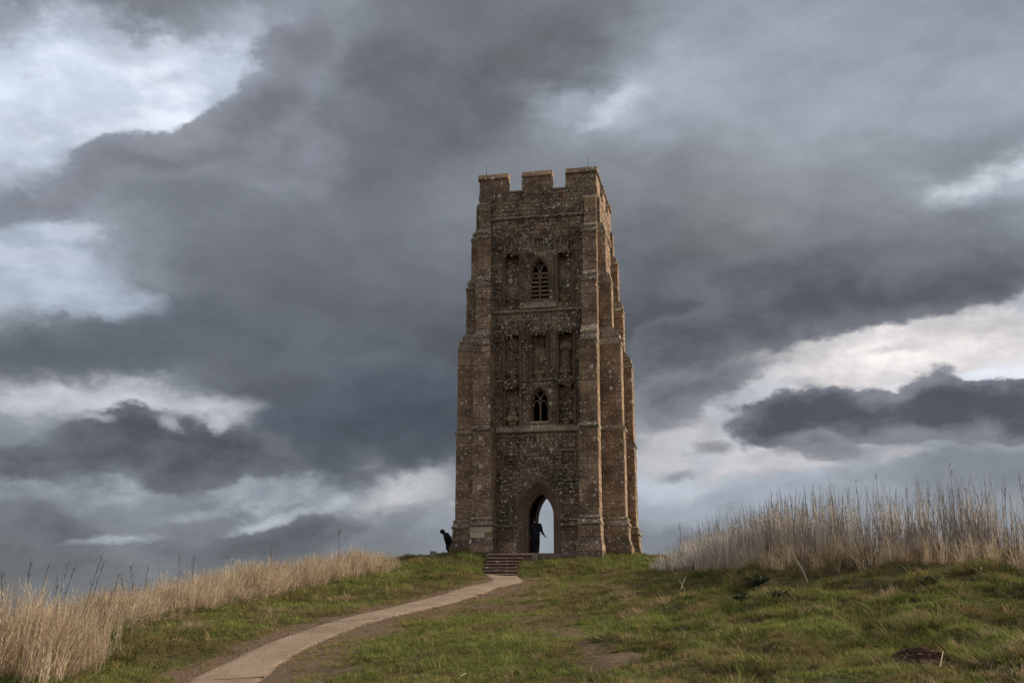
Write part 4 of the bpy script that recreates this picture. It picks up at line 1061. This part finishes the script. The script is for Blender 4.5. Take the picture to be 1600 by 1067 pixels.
def open_ground(x, y):
    m_ = (path_sd(x, y) > .30 - .75 * fbm(x / .5, y / .5, 61, 3)) & tower_clear(x, y, .05) & ~steps_mask(x, y)
    m_ &= ~((x > -1.35) & (x < 3.3) & (y > 59.15) & (y < 61.6))
    m_ &= poly_dist(x, y)[3]
    for q in KEEP: m_ &= np.hypot((x - q[0]), (y - q[1] + .15) * .8) > .36
    return m_
def euler(n, tilt=.25): return np.column_stack([RNG.normal(0, tilt, n), RNG.normal(0, tilt, n), RNG.uniform(0, 6.283, n)])

def fn_short(mb, i):
    for _ in range(14):
        r = .085 * math.sqrt(random.random()); a = random.uniform(0, 6.28); h = random.uniform(.05, .14)
        blade(mb, r * math.cos(a), r * math.sin(a), h, h * random.uniform(.3, 1.2), random.uniform(0, 6.28), random.uniform(.009, .017), 2)
def fn_long(mb, i):
    for _ in range(22):
        r = .10 * math.sqrt(random.random()); a = random.uniform(0, 6.28); h = random.uniform(.12, .32)
        blade(mb, r * math.cos(a), r * math.sin(a), h, h * random.uniform(.5, 1.5), a + random.uniform(-.9, .9), random.uniform(.011, .020), 3)
c_short = variants('turf_short', M['green'], 6, fn_short)
c_olive = variants('turf_olive', M['olive'], 6, fn_short)
c_long = variants('grass_long', M['green'], 5, fn_long)
c_dry = variants('grass_dry', M['straw'], 5, fn_long)
c_olong = variants('grass_olive', M['olive'], 5, fn_long)
x, y = random_ground(470000)
k = open_ground(x, y); x, y = x[k], y[k]
md = mud_amount(x, y); lush = fbm(x / 2.6, y / 2.6, 40, 4); patch = fbm(x / 1.1, y / 1.1, 55, 3)
worn = np.clip(md, 0, 1)
k = RNG.random(len(x)) < (1 - worn) ** 1.1 * .76 + .20
x, y, worn, lush, patch = x[k], y[k], worn[k], lush[k], patch[k]
isol = RNG.random(len(x)) < np.clip((.56 - lush) * 3.5 + worn * .8 + .42, .15, .97)
for nm, coll, mk, s0 in (('short_turf', c_short, ~isol, 1.0), ('olive_turf', c_olive, isol, .85)):
    n = mk.sum(); X_, Y_ = x[mk], y[mk]
    sc = s0 * RNG.uniform(.65, 1.35, n) * np.clip(.75 + .8 * (patch[mk] - .4) * 2, .5, 1.6) * (1 - .5 * worn[mk]) * np.clip(.9 + (Y_ - 25) / 70, .9, 1.35)
    scatter(nm, coll, 6, np.column_stack([X_, Y_, ground_z(X_, Y_) - .008]), euler(n), np.column_stack([sc * 1.1, sc * 1.1, sc]), np.clip((lush[mk] - .5) * 1.6 + .42 + RNG.normal(0, .28, n) + (patch[mk] - .5) * 1.1, 0, 1))
# tussocks of longer grass, thick on the right hand slope and along the edges
x, y = random_ground(140000)
k = open_ground(x, y) & (mud_amount(x, y) < .35); x, y = x[k], y[k]
tus = fbm(x / .9, y / 1.0, 71, 3); area = np.clip((x - y * .085 + 1.0) / 3.0, 0, 1); sd = path_sd(x, y)
left = (x < np.interp(y, EL_[:, 1], EL_[:, 0])) & (sd > 1.0)
area = np.maximum(area, left * np.clip((sd - .9) / 1.2, 0, 1) * .9)
area *= np.clip((59 - y) / 5, .08, 1)
k = RNG.random(len(x)) < np.clip((tus - .44) * 5, .03, 1) * (area * .9 + .08)
x, y, tus = x[k], y[k], tus[k]
drym = fbm(x / 2.0, y / 2.4, 90, 3)
dc = hit(965, 918); drym = drym + .35 * np.exp(-((x - dc[0]) / 2.2) ** 2 - ((y - dc[1]) / 2.5) ** 2)
kind = np.where(RNG.random(len(x)) < np.clip((drym - .56) * 5, .05, .85), 2, np.where(RNG.random(len(x)) < .5, 1, 0))
for q, (nm, coll) in enumerate((('long_grass', c_long), ('olive_grass', c_olong), ('dry_grass', c_dry))):
    mk = kind == q; n = mk.sum(); X_, Y_ = x[mk], y[mk]
    sc = RNG.uniform(.42, 1.05, n) * np.clip(.6 + (tus[mk] - .45) * 3.0, .5, 1.35)
    e = euler(n, .22); 
    scatter(nm, coll, 5, np.column_stack([X_, Y_, ground_z(X_, Y_) - .015]), e, np.column_stack([sc, sc, sc * RNG.uniform(.7, 1.1, n)]), np.clip(RNG.normal(.40, .26, n) + (fbm(X_ / .8, Y_ / 1.0, 12, 3) - .5) * 2.2, 0, 1))

# ---- tall straw on the left crest
LF = smooth_line(np.array([hit(*p) for p in [(60,1080),(140,1058),(178,1025),(196,992),(250,968),(330,955),(400,943),(470,924),(560,907),(628,888)]]), 2)
def band(front, n, depth, side=1):
    s = np.concatenate([[0], np.cumsum(np.hypot(*np.diff(front, axis=0).T))]); t = RNG.uniform(0, s[-1], n)
    px_, py_ = np.interp(t, s, front[:, 0]), np.interp(t, s, front[:, 1])
    tx, ty = np.gradient(front[:, 0], s), np.gradient(front[:, 1], s); ln = np.hypot(tx, ty)
    nx_, ny_ = np.interp(t, s, -ty / ln) * side, np.interp(t, s, tx / ln) * side
    d = RNG.random(n) ** .9 * np.interp(t / s[-1], [0, .5, 1], depth)
    return px_ + nx_ * d, py_ + ny_ * d, t / s[-1], d
def fn_straw(mb, i):
    for _ in range(11):
        r = .13 * math.sqrt(random.random()); a = random.uniform(0, 6.28); h = random.choice((.55, .7, .85, 1.0, 1.12, 1.3)) * random.uniform(.9, 1.1); ang = random.gauss(0.1, .9)
        blade(mb, r * math.cos(a), r * math.sin(a), h, h * random.choice((.08, .15, .25, .45, .8)), ang, random.uniform(.012, .022), 5, 1.8)
        if random.random() < .5:                   # thin loose panicle at the tip
            l = h * .28
            for q in range(3): blade(mb, r * math.cos(a) + math.cos(ang) * l * (.55 + q * .14), r * math.sin(a) + math.sin(ang) * l * (.55 + q * .14), .10, .05, random.uniform(0, 6.28), .012, 2, 1.2, h * (.80 + q * .06))
    for _ in range(9):                             # bent and fallen leaves lower down
        h = random.uniform(.25, .6); blade(mb, random.gauss(0, .1), random.gauss(0, .1), h, h * random.uniform(.5, 1.3), random.uniform(0, 6.28), random.uniform(.009, .015), 4, 1.6)
c_straw = variants('tall_straw', M['lstraw'], 8, fn_straw)
x, y, t, d = band(LF, 5600, [3.4, 3.2, 3.0])
gap = np.exp(-((t - .225) / .055) ** 2)
hs = np.interp(t, [0, .12, .20, .26, .34, .6, .9, 1], [1.55, 1.5, 1.25, .62, .95, 1.08, .92, .62]) * (1 - .68 * gap) * np.clip(.55 + d / .9, .55, 1)
k = RNG.random(len(x)) < 1 - .88 * gap; x, y, hs = x[k], y[k], hs[k]
cl = fbm(x / .75, y / .75, 33, 3); hs = hs * np.clip(.62 + (cl - .35) * 1.6, .55, 1.2)
k = (path_sd(x, y) > .6) & (RNG.random(len(x)) < np.clip(.35 + (cl - .38) * 5, .12, 1)); x, y, hs = x[k], y[k], hs[k]; n = len(x)
e = np.column_stack([RNG.normal(0, .10, n), RNG.normal(.10, .12, n), RNG.normal(0, .8, n)])
sc = hs * RNG.uniform(.62, 1.14, n)
scatter('tall_straw_grass', c_straw, 8, np.column_stack([x, y, height(x, y) - .02]), e, np.column_stack([np.full(n, 1.0), np.full(n, 1.0), sc]), np.clip(RNG.normal(.5, .3, n) + (fbm(x, y, 5, 2) - .5), 0, 1))
def fn_wisp(mb, i):                                # thin upright stems overtopping the rest
    for _ in range(4):
        x0, y0 = random.gauss(0, .2), random.gauss(0, .2); h = random.uniform(1.1, 1.6); lx, ly = random.gauss(.06, .10), random.gauss(0, .08)
        f_ = lambda t: (x0 + lx * t * t, y0 + ly * t * t, h * t)
        tube(mb, [f_(t) for t in (0, .4, .75, 1)], [.0075, .0065, .005, .0025], 4, False)
        for _ in range(random.randrange(3, 7)):
            t = random.uniform(.72, .98); p = f_(t); l = random.uniform(.05, .12); blade(mb, p[0], p[1], l, l * .7, random.uniform(0, 6.28), .008, 2, 1.1, p[2])
c_wisp = variants('straw_wisps', M['lstraw'], 6, fn_wisp)
x, y, t, d = band(LF, 620, [3.4, 3.2, 3.0]); n = len(x)
hs = np.interp(t, [0, .12, .20, .26, .34, .6, .9, 1], [1.15, 1.12, 1.0, .75, .85, .92, .85, .62]) * RNG.uniform(.75, 1.1, n)
scatter('straw_wisps', c_wisp, 6, np.column_stack([x, y, height(x, y) - .02]), np.column_stack([RNG.normal(0, .07, n), RNG.normal(.05, .08, n), RNG.uniform(-.5, .5, n)]), np.column_stack([np.ones(n), np.ones(n), hs]), RNG.random(n))
# brown litter at the foot of the straw
def fn_brown(mb, i):
    for _ in range(16):
        h = random.uniform(.12, .45); blade(mb, random.gauss(0, .13), random.gauss(0, .13), h, h * random.uniform(.3, 1.2), random.uniform(0, 6.28), random.uniform(.010, .018), 3, 1.5)
c_brown = variants('brown_litter', M['brown'], 6, fn_brown)

xa, ya, ta, da = band(LF, 1500, [1.3, 1.2, 1.0]); X_, Y_ = xa, ya; n = len(xa); sc = RNG.uniform(.7, 1.5, n)
scatter('verge_grass', c_long, 5, np.column_stack([X_, Y_, height(X_, Y_) - .02]), euler(n, .2), np.column_stack([sc] * 3), np.clip(RNG.normal(.4, .3, n), 0, 1))
# ---- thicket of dead stems on the right crest
RF = smooth_line(np.array([hit(*p) for p in [(1012,892),(1050,897),(1110,899),(1190,900),(1290,895),(1400,891),(1500,889),(1600,892),(1720,900)]]), 2)
def fn_stem(mb, i):
    for _ in range(5):
        x0, y0 = random.gauss(0, .14), random.gauss(0, .14); h = random.choice((1.1, 1.4, 1.6, 1.75, 1.95)) * random.uniform(.93, 1.05); lx, ly = random.gauss(0, .17), random.gauss(0, .12)
        f_ = lambda t: (x0 + lx * t * t, y0 + ly * t * t, h * t)
        tube(mb, [f_(t) for t in (0, .35, .7, 1)], [.0105, .0095, .0075, .0035], 4, False)
        for _ in range(random.randrange(3, 8)):    # withered side twigs and leaf remains
            t = random.uniform(.45, .97); a = random.uniform(0, 6.28); l = random.uniform(.05, .17) * (1.35 - t); p = f_(t)
            blade(mb, p[0], p[1], l * 1.3, l * .8, a, random.uniform(.006, .013), 2, 1.1, p[2])
c_stem = variants('dead_stems', M['reed'], 10, fn_stem)
x, y, t, d = band(RF, 4600, [3.2, 3.4, 3.4])
k = poly_dist(x, y)[0] < 3.5; x, y, t, d = x[k], y[k], t[k], d[k]
k = RNG.random(len(x)) < np.interp(t, [0, .15, .3, .45, .7, 1], [.22, .32, .42, .58, .9, 1]); x, y, t, d = x[k], y[k], t[k], d[k]; n = len(x)
wild = RNG.random(n) < .13
hs = np.interp(t, [0, .06, .18, .38, .55, .9, 1], [.50, .70, .86, .98, 1.08, 1.06, 1.0]) * np.clip(.7 + d / 1.2, .7, 1) * RNG.choice([.55, .7, .8, .9, .98, 1.05, 1.16], n) * RNG.uniform(.93, 1.07, n)
e = np.column_stack([RNG.normal(0, .055, n), RNG.normal(0, .055, n), RNG.uniform(0, 6.28, n)])
scatter('dead_stem_thicket', c_stem, 10, np.column_stack([x, y, height(x, y) - .03]), e, np.column_stack([np.ones(n), np.ones(n), hs]), np.clip(RNG.normal(.5, .28, n), 0, 1))
x, y, t, d = band(RF, 650, [2.6, 3.0, 3.0]); n = len(x); sc = np.interp(t, [0, .2, .5, 1], [.35, .5, .72, .75]) * RNG.uniform(.5, 1.25, n)
scatter('thicket_straw', c_straw, 8, np.column_stack([x, y, height(x, y) - .02]), euler(n, .12), np.column_stack([np.full(n, .9), np.full(n, .9), sc]), np.clip(RNG.normal(.42, .3, n), 0, 1))
xa, ya, ta, da = band(RF, 1500, [2.6, 3.0, 3.0]); xb, yb, tb, db = band(LF, 1500, [2.8, 2.6, 2.2])
x, y = np.concatenate([xa, xb]), np.concatenate([ya, yb]); k = (path_sd(x, y) > .6); x, y = x[k], y[k]; n = len(x)
sc = RNG.uniform(.35, 1.0, n); scatter('brown_undergrowth', c_brown, 6, np.column_stack([x, y, height(x, y) - .02]), euler(n, .2), np.column_stack([sc] * 3), RNG.random(n))

# ---- single dark stalks standing out above the rest
def stalk(x, y, h, lean, name, label, group, cat='dead stalk', twigs=11, rad=.011):
    mb = MB(); a = random.uniform(0, 6.28); cv = random.gauss(0, .04)
    f_ = lambda t: (lean * t ** 1.5 + cv * math.sin(3 * t), .05 * math.sin(a) * t, h * t)
    tube(mb, [f_(t) for t in np.linspace(0, 1, 7)], [rad * (1 - .7 * t) for t in np.linspace(0, 1, 7)], 5)
    for _ in range(twigs):
        t = random.uniform(.62, .99); p = Vector(f_(t)); b = random.uniform(0, 6.28); l = random.uniform(.05, .17)
        tube(mb, [p, p + Vector((math.cos(b) * l * .4, math.sin(b) * l * .4, l))], [.006, .003], 4)
        q = p + Vector((math.cos(b) * l * .4, math.sin(b) * l * .4, l))
        mb.hexa([q + Vector((u * .006, v * .006, w_ * .016)) for w_ in (-1, 1) for u, v in ((-1, -1), (1, -1), (1, 1), (-1, 1))])
    o = mb.build(name, M['dark_stalk']); o.location = (x, y, float(height(np.array([x]), np.array([y]))[0]) - .03)
    tag(o, label, cat, group); return o
ORD = 'first second third fourth fifth sixth seventh eighth ninth tenth eleventh twelfth thirteenth fourteenth fifteenth sixteenth seventeenth eighteenth nineteenth'.split()
def stand(px_, top, dist, lean_px, name, label, group, **kw):   # a stalk whose tip shows at (px_, top)
    r = ray(px_, top) * dist; x0, y0 = r[0] - lean_px / F_PX * dist, r[1]
    g = float(height(np.array([x0]), np.array([y0]))[0]); h = EYE + r[2] - g
    return stalk(x0, y0, max(.6, h), lean_px / F_PX * dist, name, label, group, **kw)
GL, GR = 'dark dead stalks above the left straw', 'dark dead stalks above the right thicket'
for q_, (px_, top, lean) in enumerate(sorted(((2,888,0),(50,866,6),(77,882,14),(92,893,5),(108,876,14),(118,884,12),(158,868,24),(163,874,22),(186,897,18),(190,900,-6),(203,884,-8),(232,884,3),(280,866,-3),(304,866,-2),(530,826,0),(424,856,2)))):
    stand(px_, top, 34.5 if px_ < 187 else 38 if px_ < 210 else 45 if px_ < 350 else 53, lean, 'dead_stalk', 'dark dead stalk above the left straw, %s of sixteen counted from the left' % ORD[q_], GL, rad=.012 if px_ < 210 else .013)
for q_, (px_, top, lean) in enumerate(sorted(((1062,812,3),(1128,824,2),(1145,808,-3),(1153,804,-4),(1204,760,2),(1235,774,-2),(1256,758,-3),(1270,757,2),(1294,742,-6),(1368,737,-12),(1337,748,-7),(1417,752,2),(1482,722,-3),(1448,748,1),(1535,734,4),(1567,745,2),(1590,737,-9),(1522,757,-2)))):
    stand(px_, top, float(np.interp(px_, [1050, 1200, 1400, 1600], [52, 40, 35.5, 32.5])), lean, 'dead_stalk', 'dark dead stalk above the right thicket, %s of eighteen counted from the left' % ORD[q_], GR, rad=.010, twigs=5)

# ---- leafy weeds, pale broken stems, scraps
def weed(px_, py_, s, label):
    p = hit(px_, py_); mb = MB()
    for q in range(120):
        a = q * 2.4; l = s * random.uniform(.5, 1.0); up = random.uniform(.2, 1.0); wd = l * .13
        dx, dy = math.cos(a), math.sin(a); b = Vector((random.gauss(0, s * .22), random.gauss(0, s * .22), s * .25 * up * random.random()))
        pts = [(0, 0), (.35, .5), (.7, .42), (1.0, 0)]
        L_p = [b + Vector((dx * l * t * .8 - dy * wd * k_, dy * l * t * .8 + dx * wd * k_, l * up * (t - .55 * t * t))) for t, k_ in pts] ; R_p = [b + Vector((dx * l * t * .8 + dy * wd * k_, dy * l * t * .8 - dx * wd * k_, l * up * (t - .55 * t * t))) for t, k_ in pts[1:3]]
        mid = [b + Vector((dx * l * t * .8, dy * l * t * .8, l * up * (t - .55 * t * t) - wd * .25)) for t in (.35, .7)]
        mb.add([L_p[0], L_p[1], L_p[2], L_p[3], R_p[1], R_p[0], mid[0], mid[1]], [(0, 6, 1), (1, 6, 7, 2), (2, 7, 3), (0, 5, 6), (5, 4, 7, 6), (4, 3, 7)])
    o = mb.build('leafy_weed', M['weed'], fix=False); o.location = (p[0], p[1], gz(*p) - .02)
    tag(o, label, 'weed', 'blue-green weeds on the right slope')
weed(1186, 909, .50, 'bushy blue-green weed right at the foot of the dead stems')
weed(1216, 938, .55, 'wide spreading blue-green weed lowest on the right slope')
weed(1158, 938, .40, 'dark low weed left of the wide blue-green one')
weed(1455, 912, .42, 'dark weed clump growing in front of the tall stems at right')
def cane(pts, label, group='pale broken stems lying on the grass', rad=.014):
    P3 = []
    for (px_, py_, up) in pts:
        p = hit(px_, py_); P3.append((p[0], p[1], gz(*p) + .02 + up))
    b = P3[0]; mb = MB(); tube(mb, [Vector(q) - Vector(b) for q in P3], [rad, rad * .8, rad * .6][:len(P3)], 6)
    o = mb.build('broken_stem', M['pale_stem']); o.location = b; tag(o, label, 'broken stem', group)
cane([(1063, 922, .02), (1066, 920, .16), (1072, 917, .34)], 'pale broken stem leaning right in a crossed pair on the grass')
cane([(1070, 923, .02), (1067, 921, .12), (1062, 919, .26)], 'pale broken stem leaning left in a crossed pair on the grass')
cane([(1049, 940, .02), (1055, 937, .06), (1061, 933, .08)], 'short curved pale stem lying flat below the crossed pair')
cane([(1262, 903, .02), (1254, 899, .25), (1243, 896, .62)], 'pale slanting stem propped against the foot of the thicket')
cane([(1464, 1058, .01), (1470, 1046, .10), (1475, 1034, .16)], 'pale splintered stick standing by the patch of bare soil', rad=.013)
cane([(716, 1062, .01), (721, 1058, .05), (728, 1055, .07)], 'small pale twig lying in the lower middle grass')
p = hit(1535, 897); mb = MB(); mb.add([(-.05, 0, .02), (.04, -.02, .03), (.05, .03, .08), (-.03, .03, .10), (0, .0, .12)], [(0, 1, 4), (1, 2, 4), (2, 3, 4), (3, 0, 4)])
o = mb.build('litter_scrap', M['scrap']); o.location = (p[0], p[1], gz(*p)); tag(o, 'tiny crumpled white scrap lying below the right thicket', 'litter')
# clods of the bare soil patch
M['soil'] = simple('soil', (.075, .042, .030), .95, .4, 12)
mb = MB()
for _ in range(170):
    a, r = random.uniform(0, 6.28), math.sqrt(random.random()); x0, y0 = SOIL[0] + .40 * r * math.cos(a), SOIL[1] + 1.1 * r * math.sin(a); s = random.uniform(.012, .045) * (1.3 - r * .6)
    z0 = gz(x0, y0) + s * .3 + .17 * (1 - r * r)
    vs = [(x0 + s * u * random.uniform(.6, 1.3), y0 + s * v * random.uniform(.6, 1.3), z0 + s * w_ * random.uniform(.5, 1)) for w_ in (-1, 1) for u, v in ((-1, -1), (1, -1), (1, 1), (-1, 1))]
    mb.hexa(vs)
tag(mb.build('bare_soil', M['soil']), kind='stuff')
# grit and pebbles along the path
mb = MB()
for _ in range(450):
    i = random.randrange(59); side = random.random() < .5; e = (EL_ if side else ER_)[i]; x0 = e[0] + random.gauss(0, .25); y0 = e[1] + random.gauss(0, .3); s = random.uniform(.008, .028)
    mb.hexa([(x0 + s * u * random.uniform(.7, 1.2), y0 + s * v, gz(x0, y0) + .02 + s * w_ * .7) for w_ in (-1, 1) for u, v in ((-1, -1), (1, -1), (1, 1), (-1, 1))])
tag(mb.build('path_gravel', M['grey_stone']), kind='stuff')
# small square stone on the rim left of the tower
r = ray(677, 866); x0, y0 = r[0] * 60.6, 60.6
mb = MB(); mb.hexa([(-.17, -.14, -.3), (.17, -.14, -.3), (.17, .14, -.3), (-.17, .14, -.3), (-.16, -.13, .15), (.16, -.13, .14), (.155, .13, .15), (-.16, .13, .16)])
o = mb.build('stone_block', M['grey_stone']); o.location = (x0, y0, gz(x0, y0) + .08); bv = o.modifiers.new('edge', 'BEVEL'); bv.width = .02; bv.segments = 2
tag(o, 'low squared grey stone set in the turf left of the tower', 'stone block')

# ------------------------------------------------------------------ the two people
def skin_mesh(name, joints, links, mat_, parent, sub=2, root=None):
    names = list(joints); me = bpy.data.meshes.new(name)
    me.from_pydata([joints[q][0] for q in names], [(names.index(a), names.index(b)) for a, b in links], [])
    o = bpy.data.objects.new(name, me); COL.objects.link(o)
    md = o.modifiers.new('skin', 'SKIN'); md.use_smooth_shade = True
    for i, q in enumerate(names):
        rr = joints[q][1]; sv_ = me.skin_vertices[0].data[i]; sv_.radius = (rr, rr) if not isinstance(rr, tuple) else rr
        sv_.use_root = (q == (root or names[0]))
    ss = o.modifiers.new('sub', 'SUBSURF'); ss.levels = ss.render_levels = sub
    dg = bpy.context.evaluated_depsgraph_get(); new = bpy.data.meshes.new_from_object(o.evaluated_get(dg))
    o.modifiers.clear(); o.data = new; new.name = name
    new.materials.clear(); new.materials.append(mat_); new.polygons.foreach_set('use_smooth', [True] * len(new.polygons))
    if parent: o.parent = parent
    return o
def person(loc, rz, label, pose):
    """pose: dict of joint -> (x, y, z); the figure looks along -y"""
    root = empty('person', loc, rz); tag(root, label, 'person')
    J_ = {'pelvis': ((0, .0, .95), .13), 'belly': ((0, 0, 1.10), .125), 'chest': ((0, .0, 1.32), (.15, .12)), 'neck': ((0, .01, 1.50), .058), 'skull': ((0, 0, 1.60), .085), 'crown': ((0, .01, 1.71), .085)}
    for s, n_ in ((-1, 'l'), (1, 'r')):
        J_.update({n_ + 'sh': ((s * .18, .01, 1.42), .07), n_ + 'el': ((s * .25, .04, 1.14), .047), n_ + 'wr': ((s * .26, -.03, .90), .030), n_ + 'hip': ((s * .09, 0, .90), .095), n_ + 'kn': ((s * .10, -.02, .49), .062), n_ + 'an': ((s * .10, .03, .09), .042), n_ + 'toe': ((s * .12, -.15, .035), .035)})
    for q, v in pose.items():
        if q[0] != '_': J_[q] = (v, J_[q][1])
    links = [('pelvis', 'belly'), ('belly', 'chest'), ('chest', 'neck'), ('neck', 'skull'), ('skull', 'crown')]
    for n_ in 'lr': links += [('chest', n_ + 'sh'), (n_ + 'sh', n_ + 'el'), (n_ + 'el', n_ + 'wr'), ('pelvis', n_ + 'hip'), (n_ + 'hip', n_ + 'kn'), (n_ + 'kn', n_ + 'an'), (n_ + 'an', n_ + 'toe')]
    sk, cr = Vector(J_['skull'][0]), Vector(J_['crown'][0])
    # hands: palm and five fingers, part of the one body
    for s, n_ in ((-1, 'l'), (1, 'r')):
        wv = Vector(J_[n_ + 'wr'][0]); d = (wv - Vector(J_[n_ + 'el'][0])).normalized(); side = d.cross(Vector((s, 0, .2))).normalized(); up = side.cross(d)
        J_[n_ + 'palm'] = (tuple(wv + d * .07), (.026, .034)); links.append((n_ + 'wr', n_ + 'palm'))
        for f_, (off_, ln) in enumerate(((-.030, .062), (-.010, .075), (.011, .070), (.031, .052))):
            a = wv + d * .095 + side * off_; b = a + d * ln * .6 + up * .008 * s; c = b + d * ln * .45 + up * .03 * s
            for m_, (p, r_) in enumerate(((a, .010), (b, .009), (c, .007))): J_['%sf%d%d' % (n_, f_, m_)] = (tuple(p), r_)
            links += [(n_ + 'palm', '%sf%d0' % (n_, f_)), ('%sf%d0' % (n_, f_), '%sf%d1' % (n_, f_)), ('%sf%d1' % (n_, f_), '%sf%d2' % (n_, f_))]
        a = wv + d * .035 - side * .045; J_[n_ + 'th0'] = (tuple(a), .012); J_[n_ + 'th1'] = (tuple(a + d * .05 - side * .015), .009); links += [(n_ + 'wr', n_ + 'th0'), (n_ + 'th0', n_ + 'th1')]
    body = skin_mesh('body', J_, links, M['skin'], root, 2)
    # face: nose, eyes, mouth, ears on the head
    ax = (cr - sk).normalized(); fw = Vector(pose.get('_look', (0, -1, 0))) if '_look' in pose else Vector((0, -1, 0)); fw = (fw - ax * fw.dot(ax)).normalized(); sd_ = ax.cross(fw)
    hc = sk + ax * .05
    mb = MB()
    def ell(c, r, n=8):
        loft(mb, [[tuple(c + sd_ * (r[0] * math.cos(2 * math.pi * j / n) * math.cos(t)) + fw * (r[1] * math.sin(2 * math.pi * j / n) * math.cos(t)) + ax * (r[2] * math.sin(t))) for j in range(n)] for t in np.linspace(-1.4, 1.4, 5)])
    ell(hc + fw * .088 - ax * .012, (.015, .022, .025)); ell(hc + fw * .080 - ax * .055, (.025, .010, .008))
    for s in (-1, 1): ell(hc + fw * .078 + sd_ * .032 + ax * .012 if s > 0 else hc + fw * .078 - sd_ * .032 + ax * .012, (.012, .008, .008)); ell(hc + sd_ * s * .088 - ax * .01, (.012, .022, .032))
    mb.build('face', M['skin'], root, True)
    mb = MB(); rr_ = [(-.10, .098), (-.02, .106), (.03, .106), (.07, .098), (.105, .07), (.125, .02)]
    loft(mb, [[tuple(hc - fw * .012 + ax * h_ + (sd_ * math.cos(2 * math.pi * j / 14) + fw * math.sin(2 * math.pi * j / 14)) * r_ * (1 if not (h_ < -.05 and math.sin(2 * math.pi * j / 14) > .3) else .62)) for j in range(14)] for h_, r_ in rr_])
    mb.build('woolly_hat', M['black_cloth'], root, True)
    K = lambda q, f_: (J_[q][0], (J_[q][1] if not isinstance(J_[q][1], tuple) else max(J_[q][1])) * f_)
    jk = {'belly': K('belly', 1.5), 'hip_hem': (tuple(Vector(J_['pelvis'][0]) - Vector((0, 0, .06))), .19), 'hem': (tuple(Vector(J_['pelvis'][0]) - Vector((0, 0, .42))), .20), 'chest': K('chest', 1.35), 'neck': K('neck', 1.75)}
    lk = [('belly', 'hip_hem'), ('hip_hem', 'hem'), ('belly', 'chest'), ('chest', 'neck')]
    for n_ in 'lr':
        jk.update({n_ + 'sh': K(n_ + 'sh', 1.3), n_ + 'el': K(n_ + 'el', 1.5), n_ + 'wr': K(n_ + 'wr', 1.5)}); lk += [('chest', n_ + 'sh'), (n_ + 'sh', n_ + 'el'), (n_ + 'el', n_ + 'wr')]
    skin_mesh('coat', jk, lk, M['black_cloth'], root, 2)
    tr = {'pelvis': K('pelvis', 1.15)}; lk = []
    for n_ in 'lr':
        tr.update({n_ + 'hip': K(n_ + 'hip', 1.15), n_ + 'kn': K(n_ + 'kn', 1.3), n_ + 'an': K(n_ + 'an', 1.5)}); lk += [('pelvis', n_ + 'hip'), (n_ + 'hip', n_ + 'kn'), (n_ + 'kn', n_ + 'an')]
    skin_mesh('trousers', tr, lk, M['dark_trouser'], root, 2)
    for n_ in 'lr':
        an, to = Vector(J_[n_ + 'an'][0]), Vector(J_[n_ + 'toe'][0]); hl = an + (an - to) * .25; hl.z = .04
        skin_mesh('boot', {'a': (tuple(an + Vector((0, 0, .05))), .055), 'b': (tuple((hl.x, hl.y, .045)), .045), 'c': (tuple((to.x, to.y, .040)), .040)}, [('a', 'b'), ('b', 'c')], M['black_cloth'], root, 1)
    return root
# leaning out past the left corner of the tower, head bowed
r = ray(697, 860); d_ = 67.6
PA = person((r[0] * d_ + .20, d_, ZB - .02), math.radians(-90), 'person in dark hat and coat bending forward at the left corner of the tower',
       {'belly': (0, -.02, 1.10), 'chest': (0, -.12, 1.31), 'neck': (0, -.24, 1.45), 'skull': (0, -.31, 1.50), 'crown': (0, -.36, 1.60), 'lsh': (-.16, -.14, 1.40), 'rsh': (.16, -.12, 1.40),
        'lel': (-.22, -.02, 1.14), 'rel': (.22, .02, 1.14), 'lwr': (-.22, -.02, .90), 'rwr': (.22, .12, .94), '_look': (0, -1, -.4)} )
r = ray(837.2, 860); d_ = 61.95
PB = person((r[0] * d_, d_, ZB + .03), math.radians(12), 'person in dark coat standing in the pointed doorway with one hand held out',
       {'rel': (.27, .03, 1.14), 'rwr': (.36, -.10, .95), 'chest': (.0, .0, 1.36), 'neck': (-.03, .0, 1.53), 'skull': (-.07, -.01, 1.62), 'crown': (-.09, 0, 1.73), 'rsh': (.20, .0, 1.47), 'lsh': (-.2, .0, 1.45)})
PA.scale = (1.3, 1.3, 1.12); PB.scale = (1.18, 1.1, 1.06)
